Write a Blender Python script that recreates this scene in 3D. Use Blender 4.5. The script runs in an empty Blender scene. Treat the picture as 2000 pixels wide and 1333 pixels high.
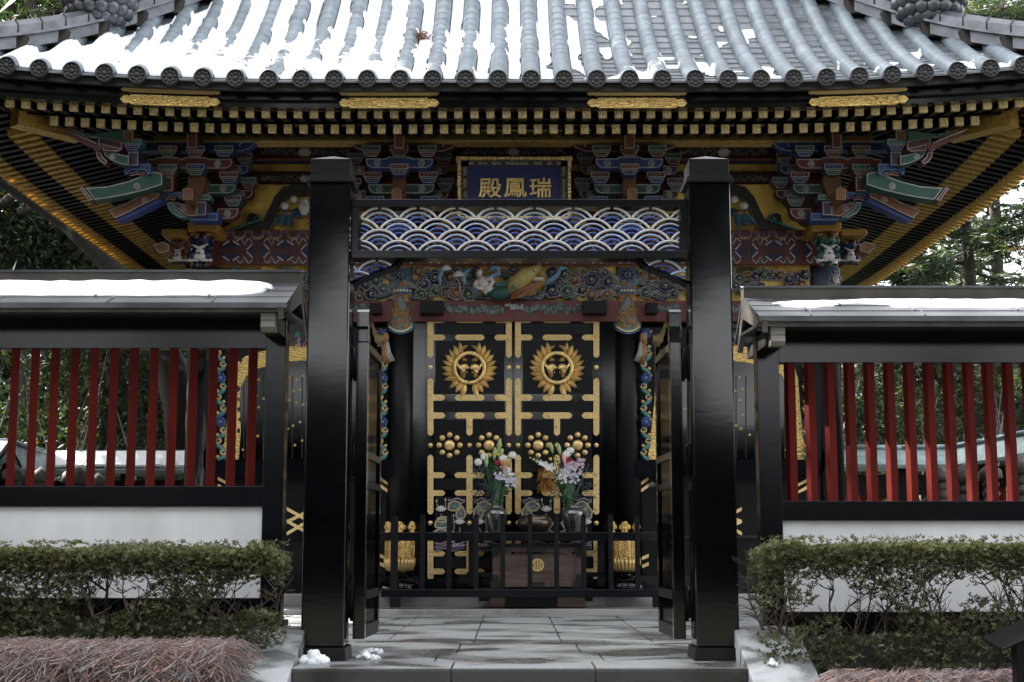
import bpy, bmesh, math, random
from mathutils import Vector, Matrix
from math import sin, cos, pi, radians as R, atan2, hypot, sqrt
S = bpy.context.scene
COL = S.collection
# ---------------------------------------------------------------- camera
HC, FPX, TH = 0.786, 2800.0, R(8.0)
cam = bpy.data.objects.new("camera", bpy.data.cameras.new("camera")); COL.objects.link(cam)
cam.location = (0, 0, HC); cam.rotation_euler = (R(90) + TH, 0, 0)
cam.data.sensor_width = 36; cam.data.lens = FPX * 36 / 2000
cam.data.clip_start = .05; cam.data.clip_end = 2000
cam.data.dof.use_dof = True; cam.data.dof.focus_distance = 13.0; cam.data.dof.aperture_fstop = 5.6
S.camera = cam
# ---------------------------------------------------------------- light
SUN = Vector((-.60, .45, .66)).normalized()
EL = math.asin(SUN.z); AZ = atan2(SUN.x, SUN.y)
W = bpy.data.worlds.new("World"); S.world = W; W.use_nodes = True
nt = W.node_tree; bg = nt.nodes["Background"]
sky = nt.nodes.new("ShaderNodeTexSky"); sky.sky_type = 'NISHITA'; sky.sun_disc = False
sky.sun_elevation = EL; sky.sun_rotation = AZ; sky.air_density = 1.0; sky.dust_density = 2.5; sky.ozone_density = 1.0
hs = nt.nodes.new("ShaderNodeHueSaturation"); hs.inputs["Saturation"].default_value = .18
nt.links.new(sky.outputs[0], hs.inputs["Color"]); nt.links.new(hs.outputs[0], bg.inputs[0]); bg.inputs[1].default_value = .15
sl = bpy.data.lights.new("sun", 'SUN'); sl.energy = 4.8; sl.angle = R(.6); sl.color = (1, .95, .88)
so = bpy.data.objects.new("sun", sl); COL.objects.link(so); so.rotation_euler = SUN.to_track_quat('Z', 'Y').to_euler()
S.view_settings.view_transform = 'Standard'; S.view_settings.look = 'None'; S.view_settings.gamma = 1
S.view_settings.exposure = 2.6
S.cycles.max_bounces = 6; S.cycles.diffuse_bounces = 3; S.cycles.glossy_bounces = 3
S.cycles.sample_clamp_indirect = 6
S.cycles.use_denoising = True
rnd = random.Random(7)
# ---------------------------------------------------------------- geometry helpers
def at(x, y, Y):
    "photo pixel (2000 wide) -> point on the plane at distance Y"
    u = (x - 1000) / FPX; v = (666.5 - y) / FPX
    dy = cos(TH) - v * sin(TH); dz = sin(TH) + v * cos(TH)
    k = Y / dy
    return Vector((u * k, Y, HC + dz * k))
WOFF = {}
class MB:
    def __init__(s): s.v, s.f, s.m, s.s = [], [], [], []
    def add(s, vs, fs, m=0, smooth=False):
        o = len(s.v); s.v += [tuple(p) for p in vs]
        for f in fs: s.f.append([i + o for i in f]); s.m.append(m); s.s.append(smooth)
        return s
    def box(s, x0, x1, y0, y1, z0, z1, m=0):
        v = [(x, y, z) for x in (x0, x1) for y in (y0, y1) for z in (z0, z1)]
        return s.add(v, [(0,1,3,2),(4,6,7,5),(0,4,5,1),(2,3,7,6),(0,2,6,4),(1,5,7,3)], m)
    def hexa(s, a, b, m=0):
        "a, b: two quads (4 points each) joined"
        v = list(a) + list(b)
        return s.add(v, [(0,1,2,3),(7,6,5,4)] + [(i,(i+1)%4,(i+1)%4+4,i+4) for i in range(4)], m)
    def beam(s, p, q, w, h, m=0, up=Vector((0,0,1))):
        p, q = Vector(p), Vector(q); d = (q-p).normalized(); a = d.cross(up).normalized()*w/2; b = a.cross(d).normalized()*h/2
        return s.hexa([p-a-b,p+a-b,p+a+b,p-a+b],[q-a-b,q+a-b,q+a+b,q-a+b], m)
    def prism(s, pts, y0, y1, m=0):
        n = len(pts)
        v = [(x, y0, z) for x, z in pts] + [(x, y1, z) for x, z in pts]
        return s.add(v, [list(range(n)), list(range(2*n-1, n-1, -1))] + [(i, i+n, (i+1)%n+n, (i+1)%n) for i in range(n)], m)
    def poly(s, pts, Y, th, m=0):
        return s.prism([(p.x, p.z) for p in (at(x, y, Y) for x, y in pts)], Y, Y+th, m)
    def rect(s, x0, x1, y0, y1, Y, th, m=0):
        return s.poly([(x0,y0),(x1,y0),(x1,y1),(x0,y1)], Y, th, m)
    def tube(s, path, r, n=6, m=0, closed=False, smooth=True, flat=1.0, caps=True):
        P = [Vector(p) for p in path]; k = len(P)
        if k < 2: return s
        o = len(s.v); ref = None
        for i, p in enumerate(P):
            t = (P[(i+1)%k] - P[i-1]) if closed else (P[min(i+1,k-1)] - P[max(i-1,0)])
            t = t.normalized() if t.length > 1e-9 else Vector((0,0,1))
            if ref is None: ref = Vector((0,1,0)) if abs(t.y) < .9 else Vector((1,0,0))
            a = t.cross(ref)
            if a.length < 1e-6: a = t.orthogonal()
            a.normalize(); b = a.cross(t).normalized(); ref = b
            rr = r[i] if isinstance(r, (list, tuple)) else r
            for j in range(n):
                w = 2*pi*j/n; s.v.append(tuple(p + a*(cos(w)*rr) + b*(sin(w)*rr*flat)))
        for i in range(k if closed else k-1):
            for j in range(n):
                i2 = (i+1)%k; s.f.append([o+i*n+j, o+i*n+(j+1)%n, o+i2*n+(j+1)%n, o+i2*n+j]); s.m.append(m); s.s.append(smooth)
        if not closed and caps:
            s.f.append([o+j for j in range(n)]); s.m.append(m); s.s.append(False)
            s.f.append([o+(k-1)*n+j for j in range(n)][::-1]); s.m.append(m); s.s.append(False)
        return s
    def lathe(s, prof, c, n=20, m=0, axis='z', smooth=True):
        o = len(s.v); k = len(prof)
        for r, h in prof:
            for j in range(n):
                w = 2*pi*j/n
                s.v.append((c[0]+r*cos(w), c[1]+r*sin(w), c[2]+h) if axis == 'z' else (c[0]+r*cos(w), c[1]-h, c[2]+r*sin(w)))
        for i in range(k-1):
            for j in range(n):
                s.f.append([o+i*n+j, o+i*n+(j+1)%n, o+(i+1)*n+(j+1)%n, o+(i+1)*n+j]); s.m.append(m); s.s.append(smooth)
        s.f.append([o+j for j in range(n)][::-1]); s.m.append(m); s.s.append(False)
        s.f.append([o+(k-1)*n+j for j in range(n)]); s.m.append(m); s.s.append(False)
        return s
    def ball(s, c, r, m=0, n=10, k=6, rot=None):
        r = r if isinstance(r, (list, tuple)) else (r, r, r); vs = []
        for i in range(1, k):
            a = pi*i/k
            for j in range(n):
                b = 2*pi*j/n; vs.append(Vector((sin(a)*cos(b)*r[0], sin(a)*sin(b)*r[1], cos(a)*r[2])))
        vs += [Vector((0,0,r[2])), Vector((0,0,-r[2]))]
        if rot is not None: vs = [rot @ v for v in vs]
        vs = [v + Vector(c) for v in vs]; T, B = len(vs)-2, len(vs)-1
        fs = [(i*n+j, (i+1)*n+j, (i+1)*n+(j+1)%n, i*n+(j+1)%n) for i in range(k-2) for j in range(n)]
        fs += [(T, j, (j+1)%n) for j in range(n)] + [(B, (k-2)*n+(j+1)%n, (k-2)*n+j) for j in range(n)]
        return s.add(vs, fs, m, True)
    def mir(s, X0):
        t = MB(); t.v = [(2*X0-x, y, z) for x, y, z in s.v]; t.f = [list(f)[::-1] for f in s.f]; t.m = list(s.m); t.s = list(s.s)
        return t
    def build(s, name, mats, parent=None, bevel=0, fix=True):
        me = bpy.data.meshes.new(name)
        off = WOFF.get(parent.name, Vector((0,0,0))) if parent is not None else Vector((0,0,0))
        me.from_pydata([(x-off.x, y-off.y, z-off.z) for x, y, z in s.v], [], s.f)
        for mt in (mats if isinstance(mats, (list, tuple)) else [mats]): me.materials.append(mt)
        me.polygons.foreach_set("material_index", s.m); me.polygons.foreach_set("use_smooth", s.s)
        if fix:
            b = bmesh.new(); b.from_mesh(me); bmesh.ops.recalc_face_normals(b, faces=b.faces); b.to_mesh(me); b.free()
        me.update()
        o = bpy.data.objects.new(name, me); COL.objects.link(o)
        if parent is not None: o.parent = parent; WOFF[o.name] = off
        else: WOFF[o.name] = Vector((0,0,0))
        if bevel:
            md = o.modifiers.new("bevel", 'BEVEL'); md.width = bevel; md.segments = 2; md.limit_method = 'ANGLE'
        return o
def tag(o, label=None, cat=None, group=None, kind=None):
    for k, v in (("label", label), ("category", cat), ("group", group), ("kind", kind)):
        if v: o[k] = v
    return o
def thing(name, label, cat, loc=(0,0,0), group=None):
    o = bpy.data.objects.new(name, None); COL.objects.link(o); o.location = loc; o.empty_display_size = .1
    WOFF[o.name] = Vector(loc); return tag(o, label, cat, group)
def dup(root, loc, label=None, rotz=None):
    r = root.copy(); COL.objects.link(r); r.location = loc
    if rotz is not None: r.rotation_euler = (0, 0, rotz)
    if label: r['label'] = label
    for ch in list(root.children):
        c = ch.copy(); COL.objects.link(c); c.parent = r
        for g in ch.children:
            d = g.copy(); COL.objects.link(d); d.parent = c
    return r
def inset(pts, d):
    n = len(pts); A = sum(pts[i][0]*pts[(i+1)%n][1]-pts[(i+1)%n][0]*pts[i][1] for i in range(n))
    sg = 1 if A > 0 else -1; out = []
    for i in range(n):
        a, b, c = pts[i-1], pts[i], pts[(i+1)%n]
        e1 = (b[0]-a[0], b[1]-a[1]); e2 = (c[0]-b[0], c[1]-b[1]); l1 = hypot(*e1) or 1; l2 = hypot(*e2) or 1
        n1 = (-e1[1]/l1*sg, e1[0]/l1*sg); n2 = (-e2[1]/l2*sg, e2[0]/l2*sg)
        mx, my = n1[0]+n2[0], n1[1]+n2[1]; q = max(.35, (mx*mx+my*my)/2)
        out.append((b[0]+mx/q*d, b[1]+my/q*d))
    return out
# ---------------------------------------------------------------- materials
def mat(name, col, rough=.5, metal=0., vary=.0, vscale=6., bump=0., bscale=30., kind='noise', col2=None, coat=0., spec=.5, stretch=None, lo=.35, hi=.65):
    m = bpy.data.materials.new(name); m.use_nodes = True; t = m.node_tree; b = t.nodes["Principled BSDF"]
    b.inputs["Base Color"].default_value = (*col, 1); b.inputs["Roughness"].default_value = rough; b.inputs["Metallic"].default_value = metal
    b.inputs["Coat Weight"].default_value = coat; b.inputs["Coat Roughness"].default_value = .12; b.inputs["Specular IOR Level"].default_value = spec
    tc = t.nodes.new("ShaderNodeTexCoord"); src = tc.outputs["Object"]
    if stretch:
        mp = t.nodes.new("ShaderNodeMapping"); mp.inputs["Scale"].default_value = stretch; t.links.new(src, mp.inputs[0]); src = mp.outputs[0]
    def tex(k, sc):
        if k == 'voronoi':
            n = t.nodes.new("ShaderNodeTexVoronoi"); n.feature = 'SMOOTH_F1'; n.inputs["Scale"].default_value = sc; o = n.outputs["Distance"]
        elif k == 'wave':
            n = t.nodes.new("ShaderNodeTexWave"); n.wave_type = 'RINGS'; n.inputs["Scale"].default_value = sc; n.inputs["Distortion"].default_value = 9; n.inputs["Detail"].default_value = 1.5; n.inputs["Detail Scale"].default_value = 1.6; o = n.outputs["Fac"]
        else:
            n = t.nodes.new("ShaderNodeTexNoise"); n.inputs["Scale"].default_value = sc; n.inputs["Detail"].default_value = 5; o = n.outputs["Fac"]
        t.links.new(src, n.inputs["Vector"]); return o
    if vary or col2:
        o = tex('noise' if kind == 'noise' else kind, vscale)
        rp = t.nodes.new("ShaderNodeValToRGB"); c2 = col2 or tuple(c*(1-vary) for c in col)
        rp.color_ramp.elements[0].position = lo; rp.color_ramp.elements[1].position = hi
        rp.color_ramp.elements[0].color = (*c2, 1); rp.color_ramp.elements[1].color = (*[min(1, c*(1+vary*.4)) for c in col], 1)
        t.links.new(o, rp.inputs[0]); t.links.new(rp.outputs[0], b.inputs["Base Color"])
    if bump:
        o = tex(kind, bscale); bp = t.nodes.new("ShaderNodeBump"); bp.inputs["Strength"].default_value = bump; bp.inputs["Distance"].default_value = .01
        t.links.new(o, bp.inputs["Height"]); t.links.new(bp.outputs[0], b.inputs["Normal"])
    return m
M = {}
M['lacquer'] = mat("black_lacquer", (.0014,.0017,.0026), .085, vary=.4, vscale=3, bump=.014, bscale=15, spec=.42, stretch=(.5,1,1.5))
M['lacquer_dull'] = mat("dull_black_lacquer", (.0022,.0025,.0035), .40, vary=.4, vscale=4, bump=.1, bscale=40, spec=.22)
M['lacquer_beam'] = mat("black_lacquer_beam", (.0022,.003,.0055), .16, vary=.5, vscale=2.5, bump=.02, bscale=16, spec=.32, stretch=(.3,1,1))
M['gold'] = mat("engraved_gold", (.80,.56,.20), .34, .75, vary=.5, vscale=17, kind='wave', bump=.55, bscale=26, lo=.1, hi=.5)
M['gold_fine'] = mat("fine_engraved_gold", (.80,.585,.27), .33, .7, vary=.3, vscale=40, kind='wave', bump=.5, bscale=55, lo=.08, hi=.42)
M['cap_gold'] = mat('gilt_cap', (.95,.74,.38), .40, .2, vary=.3, vscale=30, bump=.1, bscale=40)
M['gold_plain'] = mat("plain_gold", (.80,.57,.24), .32, .62, vary=.25, vscale=14, bump=.12, bscale=18)
M['gold_leaf'] = mat("gold_leaf_panel", (.74,.50,.12), .46, .75, vary=.5, vscale=3.2, bump=.1, bscale=9)
M['gold_paint'] = mat("gold_paint", (.55,.37,.13), .5, .5, vary=.3, vscale=20)
M['gold_dark'] = mat("gold_sleeve", (.62,.40,.10), .42, .7, vary=.4, vscale=40, bump=.3, bscale=60)
def paint(n, c, rough=.5): M[n] = mat("paint_" + n, tuple(v*.56 for v in c) if n not in ('white','flesh','pale','skyblue') else tuple(v*(.75 if n in ('white','flesh') else .66) for v in c), rough, vary=.22, vscale=14, bump=.06, bscale=60)
for n, c in dict(red=(.17,.028,.022), darkred=(.085,.016,.014), green=(.018,.115,.085), blue=(.022,.062,.27), navy=(.014,.018,.095), purple=(.075,.035,.11), brown=(.24,.085,.03),
                 orange=(.45,.21,.07), pale=(.46,.45,.44), white=(.72,.70,.68), skyblue=(.17,.33,.52), teal=(.04,.22,.22), pink=(.5,.16,.2), ochre=(.36,.25,.07), olive=(.13,.13,.04), flesh=(.68,.62,.58), black=(.008,.008,.010)).items(): paint(n, c)
M['barred'] = mat("red_painted_bar", (.115,.011,.008), .55, spec=.08, vary=.25, vscale=6, bump=.05, bscale=40, stretch=(1,1,.2))
M['plaster'] = mat("white_plaster", (.83,.83,.83), .8, vary=.15, vscale=2.2, bump=.05, bscale=70, stretch=(1,1,.4))
M['copper'] = mat("weathered_copper_sheet", (.085,.09,.099), .36, .35, vary=.45, vscale=3, bump=.08, bscale=12)
M['copper_brown'] = mat("brown_copper_sheet", (.06,.052,.044), .5, .3, vary=.4, vscale=4, bump=.08, bscale=20)
M['copper_green'] = mat("verdigris_copper", (.21,.30,.30), .5, .2, vary=.35, vscale=5)
M['tile'] = mat("blue_grey_roof_tile", (.20,.24,.268), .45, .1, spec=.4, vary=.3, vscale=4, bump=.06, bscale=22)
M['pan'] = mat("grey_pan_tile", (.18,.195,.21), .34, .1, vary=.4, vscale=5, bump=.08, bscale=16)
M['tile_dark'] = mat("dark_bronze_tile_end", (.048,.047,.047), .5, .3, vary=.3, vscale=30, bump=.2, bscale=50)
M['ridge'] = mat("dark_ridge_sheet", (.115,.12,.135), .36, .35, vary=.4, vscale=5, bump=.08, bscale=14)
M['snow'] = mat("snow", (.87,.89,.92), .75, bump=.5, bscale=26, spec=.3)
M['old_stone'] = mat('weathered_dark_stone', (.10,.10,.09), .8, vary=.5, vscale=14)
M['granite'] = mat("grey_granite", (.30,.31,.31), .7, vary=.28, vscale=160, bump=.25, bscale=220, lo=.3, hi=.7)
M['wood'] = mat("weathered_brown_wood", (.10,.072,.058), .6, vary=.6, vscale=9, bump=.3, bscale=26, stretch=(.25,1,2.2), col2=(.07,.035,.028))
M['bronze'] = mat("dark_bronze", (.11,.085,.065), .32, .8, vary=.3, vscale=10)
M['silver'] = mat("tarnished_silver_vase", (.17,.165,.16), .30, .8, vary=.5, vscale=9)
M['bark'] = mat("grey_brown_bark", (.035,.028,.021), .9, vary=.5, vscale=9, bump=.8, bscale=20, stretch=(2,2,.5), col2=(.035,.03,.022))
M['bark_lichen'] = mat("lichen_bark", (.014,.012,.010), .9, vary=.5, vscale=2.6, bump=.7, bscale=16, col2=(.085,.088,.078), lo=.36, hi=.42)
M['twig'] = mat("brown_twig", (.085,.06,.042), .8, vary=.4, vscale=12)
M['redtwig'] = mat("reddish_twig", (.27,.175,.15), .75, vary=.45, vscale=10, col2=(.25,.20,.20))
M['redtwig2'] = mat("orange_twig", (.31,.155,.095), .75, vary=.3, vscale=12)
M['greytwig'] = mat("grey_twig", (.33,.29,.29), .75, vary=.3, vscale=12)
def leafm(n, c, tr=.35):
    m = bpy.data.materials.new(n); m.use_nodes = True; t = m.node_tree; b = t.nodes["Principled BSDF"]; out = t.nodes["Material Output"]
    b.inputs["Base Color"].default_value = (*c, 1); b.inputs["Roughness"].default_value = .5
    tl = t.nodes.new("ShaderNodeBsdfTranslucent"); tl.inputs[0].default_value = (c[0]*1.5, c[1]*1.5, c[2]*.7, 1)
    mx = t.nodes.new("ShaderNodeMixShader"); mx.inputs[0].default_value = tr
    t.links.new(b.outputs[0], mx.inputs[1]); t.links.new(tl.outputs[0], mx.inputs[2]); t.links.new(mx.outputs[0], out.inputs[0]); return m
M['leaf_a'] = leafm("leaf_dark", (.013,.026,.013)); M['leaf_b'] = leafm("leaf_mid", (.026,.048,.019)); M['leaf_c'] = leafm("leaf_light", (.062,.092,.028)); M['leaf_d'] = leafm("leaf_brown", (.09,.05,.022))
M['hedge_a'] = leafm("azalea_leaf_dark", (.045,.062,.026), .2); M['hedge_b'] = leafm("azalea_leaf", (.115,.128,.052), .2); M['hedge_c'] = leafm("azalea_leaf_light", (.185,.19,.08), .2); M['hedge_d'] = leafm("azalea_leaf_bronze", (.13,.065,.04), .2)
LEAF = [M['leaf_a'], M['leaf_b'], M['leaf_c'], M['leaf_d']]
def quad(mb, c, a, b, m):
    "a leaf: pointed rhombus with half axes a (long) and b (wide), slightly folded"
    n = a.cross(b); n = n.normalized()*b.length*.35 if n.length > 1e-9 else n
    mb.add([c-a, c+b*.9-a*.1+n, c+a, c-b*.9-a*.1+n], [(0,1,2),(0,2,3)], m)
def rvec(r): 
    while True:
        v = Vector((r.uniform(-1,1), r.uniform(-1,1), r.uniform(-1,1)))
        if .05 < v.length < 1: return v.normalized()
# ================================================================ ground and paving
def ground_mat():
    m = mat("soil_and_moss", (.04,.033,.025), .95, vary=.6, vscale=3, bump=.6, bscale=25, col2=(.02,.024,.012)); return m
def stone_mat(name, base, wet, sc=1.5):
    m = bpy.data.materials.new(name); m.use_nodes = True; t = m.node_tree; b = t.nodes["Principled BSDF"]; L = t.links.new
    tc = t.nodes.new("ShaderNodeTexCoord"); n1 = t.nodes.new("ShaderNodeTexNoise"); n1.inputs["Scale"].default_value = 170; n1.inputs["Detail"].default_value = 3
    n2 = t.nodes.new("ShaderNodeTexNoise"); n2.inputs["Scale"].default_value = sc; n2.inputs["Detail"].default_value = 6; n2.inputs["Distortion"].default_value = .8
    mp = t.nodes.new("ShaderNodeMapping"); mp.inputs["Scale"].default_value = (.8, 1.1, 1)
    L(tc.outputs["Object"], n1.inputs["Vector"]); L(tc.outputs["Object"], mp.inputs[0]); L(mp.outputs[0], n2.inputs["Vector"])
    r1 = t.nodes.new("ShaderNodeValToRGB"); r1.color_ramp.elements[0].position = .3; r1.color_ramp.elements[1].position = .72
    r1.color_ramp.elements[0].color = (*[c*.72 for c in base], 1); r1.color_ramp.elements[1].color = (*[c*1.2 for c in base], 1); L(n1.outputs["Fac"], r1.inputs[0])
    r2 = t.nodes.new("ShaderNodeValToRGB"); r2.color_ramp.elements[0].position = .40; r2.color_ramp.elements[1].position = .56
    r2.color_ramp.elements[0].color = (wet, wet, wet*.98, 1); r2.color_ramp.elements[1].color = (1, 1, 1, 1); L(n2.outputs["Fac"], r2.inputs[0])
    mx = t.nodes.new("ShaderNodeMix"); mx.data_type = 'RGBA'; mx.blend_type = 'MULTIPLY'; mx.inputs[0].default_value = 1
    L(r1.outputs[0], mx.inputs[6]); L(r2.outputs[0], mx.inputs[7]); L(mx.outputs[2], b.inputs["Base Color"])
    rr = t.nodes.new("ShaderNodeMapRange"); rr.inputs[1].default_value = .38; rr.inputs[2].default_value = .6; rr.inputs[3].default_value = .16 if wet < .7 else .5; rr.inputs[4].default_value = .62
    L(n2.outputs["Fac"], rr.inputs[0]); L(rr.outputs[0], b.inputs["Roughness"])
    bp = t.nodes.new("ShaderNodeBump"); bp.inputs["Strength"].default_value = .25; bp.inputs["Distance"].default_value = .004; L(n1.outputs["Fac"], bp.inputs["Height"]); L(bp.outputs[0], b.inputs["Normal"])
    return m
M['paving'] = stone_mat("wet_paving_stone", (.30,.31,.305), .40); M['step'] = stone_mat("step_stone", (.30,.30,.29), .62); M['cheek'] = stone_mat("pale_granite", (.44,.455,.46), .40, 3.4)
M['riser'] = stone_mat("dark_weathered_riser", (.055,.053,.048), .5)
g = MB(); prof = [(-900,-.87),(6.8,-.86),(8.0,-.84),(9.0,-.45),(9.5,-.06),(900,-.06)]; xs = [-900,-40,-12,-5,0,5,12,40,900]
g.add([(x, y, z) for y, z in prof for x in xs], [(i*9+j, i*9+j+1, (i+1)*9+j+1, (i+1)*9+j) for i in range(5) for j in range(8)])
tag(g.build('ground', ground_mat(), fix=False), "dark mossy soil around the shrine court", kind='structure')
# paving slabs, one mesh of stones with open joints
p = MB(); XL, XR = -1.40, 1.50; jt = .006
def slab(x0, x1, y0, y1, z=0., th=.05): 
    dz = rnd.uniform(-.0015, .0015); p.box(x0+jt, x1-jt, y0+jt, y1-jt, z-th, z+dz)
def row(y0, y1, cuts, x0=XL, x1=XR, th=.05):
    c = [x0] + cuts + [x1]
    for a, b in zip(c, c[1:]): slab(a, b, y0, y1, 0, th)
row(9.29, 9.78, [-.385, .53], XL, XR, .014); row(9.78, 10.55, [-.52, .62]); row(10.55, 11.62, [-1.75, -.40, .50, 1.8], -2.6, 2.7)
for y0, y1 in ((11.62, 13.5), (13.5, 16.0)):
    row(y0, y1, [-5.2, -3.8, -2.4, -1.01, -.305, .397, 1.124, 2.5, 3.9, 5.3], -7, 7)
row(10.55, 11.62, [-4.8, -3.7], -6, -2.6); row(10.55, 11.62, [3.8, 4.9], 2.7, 6)
o = p.build('paving', M['paving'], bevel=.004); tag(o, "wet grey paving slabs of the court", kind='structure')
b = MB(); b.box(-7, 7, 10.55, 16, -.08, -.02); b.box(XL, XR, 9.3, 10.55, -.08, -.02); tag(b.build('paving_bed', M['riser']), "dark bed under the paving slabs", kind='structure')
st = MB()
for i in range(6):
    z = -.155*i; y = 9.29 - .38*i
    for a, c in ((XL, -.385), (-.385, .53), (.53, XR)):
        st.box(a+.004, c-.004, y-.38 if i else y+.001, y if i else y+.3, z-.155-.03, z-.155 if i else z-.016)
tag(st.build('steps', M['riser'], bevel=.006), "stone steps climbing to the gate", kind='structure')
# cheek walls beside the steps
def cheek(xi, xo, label):
    m = MB(); q = [(10.3,-.9),(10.3,.205),(9.86,.205),(8.2,-.43),(6.9,-.86),(6.9,-.95)]
    n = len(q); v = [(xi, y, z) for y, z in q] + [(xo, y, z) for y, z in q]
    m.add(v, [list(range(n)), list(range(2*n-1, n-1, -1))] + [(i, i+n, (i+1)%n+n, (i+1)%n) for i in range(n)])
    return tag(m.build('stair_cheek_wall', M['cheek'], bevel=.012), label, "stone wall")
cheek(-1.40, -1.80, "pale granite stair wall beside the foot of the gate post next to the snow lump")
cheek(1.50, 1.93, "pale granite stair wall with a green leaf and a clod of snow on its slope")
def snow_lump(c, r, label, n=9, seed=0):
    n *= 4
    q = random.Random(seed); m = MB()
    for i in range(n):
        a = q.uniform(0, 2*pi); d = q.uniform(0, 1)
        s = q.uniform(.16, .38)*r[2]
        m.ball((c[0]+cos(a)*d*r[0]*.8, c[1]+sin(a)*d*r[1]*.8, c[2]+s*.3+(1-d)*r[2]*q.uniform(.0,.6)), (s*q.uniform(1.0,1.5), s*1.2, s), 0, 9, 6)
    from mathutils import noise
    m.v = [tuple(Vector(p_)+noise.noise_vector(Vector(p_)*55)*.016) for p_ in m.v]
    return tag(m.build('snow_lump', M['snow']), label, "snow", "clods of old snow")
snow_lump((-1.30, 9.62, 0), (.10,.06,.10), "white clod of snow on the step edge against the pale stair wall", 9, 1)
snow_lump((-.98, 9.98, 0), (.09,.05,.05), "thin snow clod beside the inner corner of the gate post's plinth", 8, 2)
snow_lump((-1.02, 10.5, 0), (.11,.06,.05), "flat snow remnant under the open leaf of the gate", 8, 3)
snow_lump((1.66, 9.33, 0.015), (.035,.02,.035), "small snow clod on the slope of the stair wall under a leaf", 6, 4)
lf = MB(); quad(lf, Vector((1.69, 9.46, .062)), Vector((.035,.012,.006)), Vector((-.003,.012,.004)), 0); tag(lf.build('fallen_leaf', M['hedge_b'], fix=False), "green leaf lying on the sloped stair wall", "leaf")
lf = MB(); quad(lf, Vector((-.245, 9.55, .008)), Vector((.028,.008,.004)), Vector((-.003,.012,.004)), 0); tag(lf.build('fallen_leaf', M['orange'], fix=False), "small orange leaf lying on the top step", "leaf")

# ================================================================ gate
GX = .055
gate = thing('shrine_gate', "tall black lacquered gate with open lattice leaves and a wave pattern transom", "gate", (GX, 10, 0))
def post(x0, x1):
    m = MB(); z1 = at(640, 357, 9.85).z; m.box(x0, x1, 9.85, 10.15, .085, z1)
    o = m.build('gate_post', M['lacquer'], gate, bevel=.012)
    c = MB(); c.box(x0-.022, x1+.022, 9.828, 10.172, z1, z1+.028); c.box(x0-.010, x1+.010, 9.84, 10.16, z1+.028, z1+.048)
    za, zb = z1+.048, at(640, 311, 9.85).z; c.box(x0+.004, x1-.004, 9.854, 10.146, za, zb)
    xm = (x0+x1)/2; c.add([(x0-.003, 9.847, zb), (x1+.003, 9.847, zb), (x1+.003, 10.153, zb), (x0-.003, 10.153, zb), (xm, 10, zb+.062)], [(0,1,4),(1,2,4),(2,3,4),(3,0,4),(0,3,2,1)])
    c.build('post_cap', M['lacquer_dull'], o, bevel=.004)
    b = MB(); e = .022; b.hexa([(x0-e,9.80,0),(x1+e,9.80,0),(x1+e,10.2,0),(x0-e,10.2,0)], [(x0-e+.008,9.81,.085),(x1+e-.008,9.81,.085),(x1+e-.008,10.19,.085),(x0-e+.008,10.19,.085)])
    b.build('post_plinth', M['lacquer_dull'], o, bevel=.003)
post(-1.425, -1.135); post(1.245, 1.535)
bl, br = -1.135, 1.245
z = lambda y, Y=9.93: at(1000, y, Y).z
m = MB(); m.box(bl, br, 9.92, 10.08, z(404), z(390)); m.build('lintel_beam', M['lacquer_beam'], gate, bevel=.004)
m = MB(); m.box(bl, br, 9.92, 10.08, z(505), z(490)); m.build('lintel_beam', M['lacquer_beam'], gate, bevel=.004)
for q_ in (bl, br-.05): m = MB(); m.box(q_, q_+.05, 9.93, 10.07, z(490), z(404)); m.build('transom_stile', M['lacquer_beam'], gate)
# wave transom: rows of concentric arcs, the front rows cutting the rows above them
ppm = 9.95*1.0/FPX*.998
def waves(x0, x1, zt, zb, pitch, rowh, Rr, rows, Y, clip=None, cols=(0,1,2,3), shift=0.):
    W4 = [MB() for _ in range(4)]; rad = [Rr, Rr*.79, Rr*.575, Rr*.36]
    for r in range(rows+1):
        cz = zt - r*rowh - Rr; n = int((x1-x0)/pitch)+3
        for i in range(-1, n):
            cx = x0 + shift + (i + (.5 if r % 2 == 0 else 0))*pitch
            for k, q in enumerate(rad):
                run = []; runs = []
                for j in range(41):
                    a = pi*j/40; X, Z = cx + q*cos(a), cz + q*sin(a)
                    ok = x0+.004 < X < x1-.004 and zb+.003 < Z < zt and all(hypot(X-(cx+s*pitch/2), Z-(cz-rowh)) > Rr-.002 for s in (-1, 1)) and (clip is None or clip(X, Z))
                    if ok: run.append((X, Y + (.0 if k == 0 else .012), Z))
                    elif run: runs.append(run); run = []
                if run: runs.append(run)
                for c in runs:
                    if len(c) > 1: W4[k].tube(c, .0085 if k == 0 else .0068, 6, 0, flat=1.7)
    return W4
px = 9.98/FPX
W4 = waves(bl+.05, br-.05, z(404), z(490), 77.3*px, 22.4*px, 43.7*px, 4, 9.97, shift=.004)
wm = [mat("white_wave_paint", (.62,.60,.58), .45, bump=.04, bscale=40), mat("pale_blue_wave_paint", (.40,.50,.66), .45), mat("blue_wave_paint", (.06,.125,.42), .45), mat("deep_blue_wave_paint", (.025,.06,.27), .45)]
for w, q, nm in zip(W4, wm, ('white_wave_arcs', 'pale_blue_wave_arcs', 'blue_wave_arcs', 'deep_blue_wave_arcs')): w.build(nm, q, gate)
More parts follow.
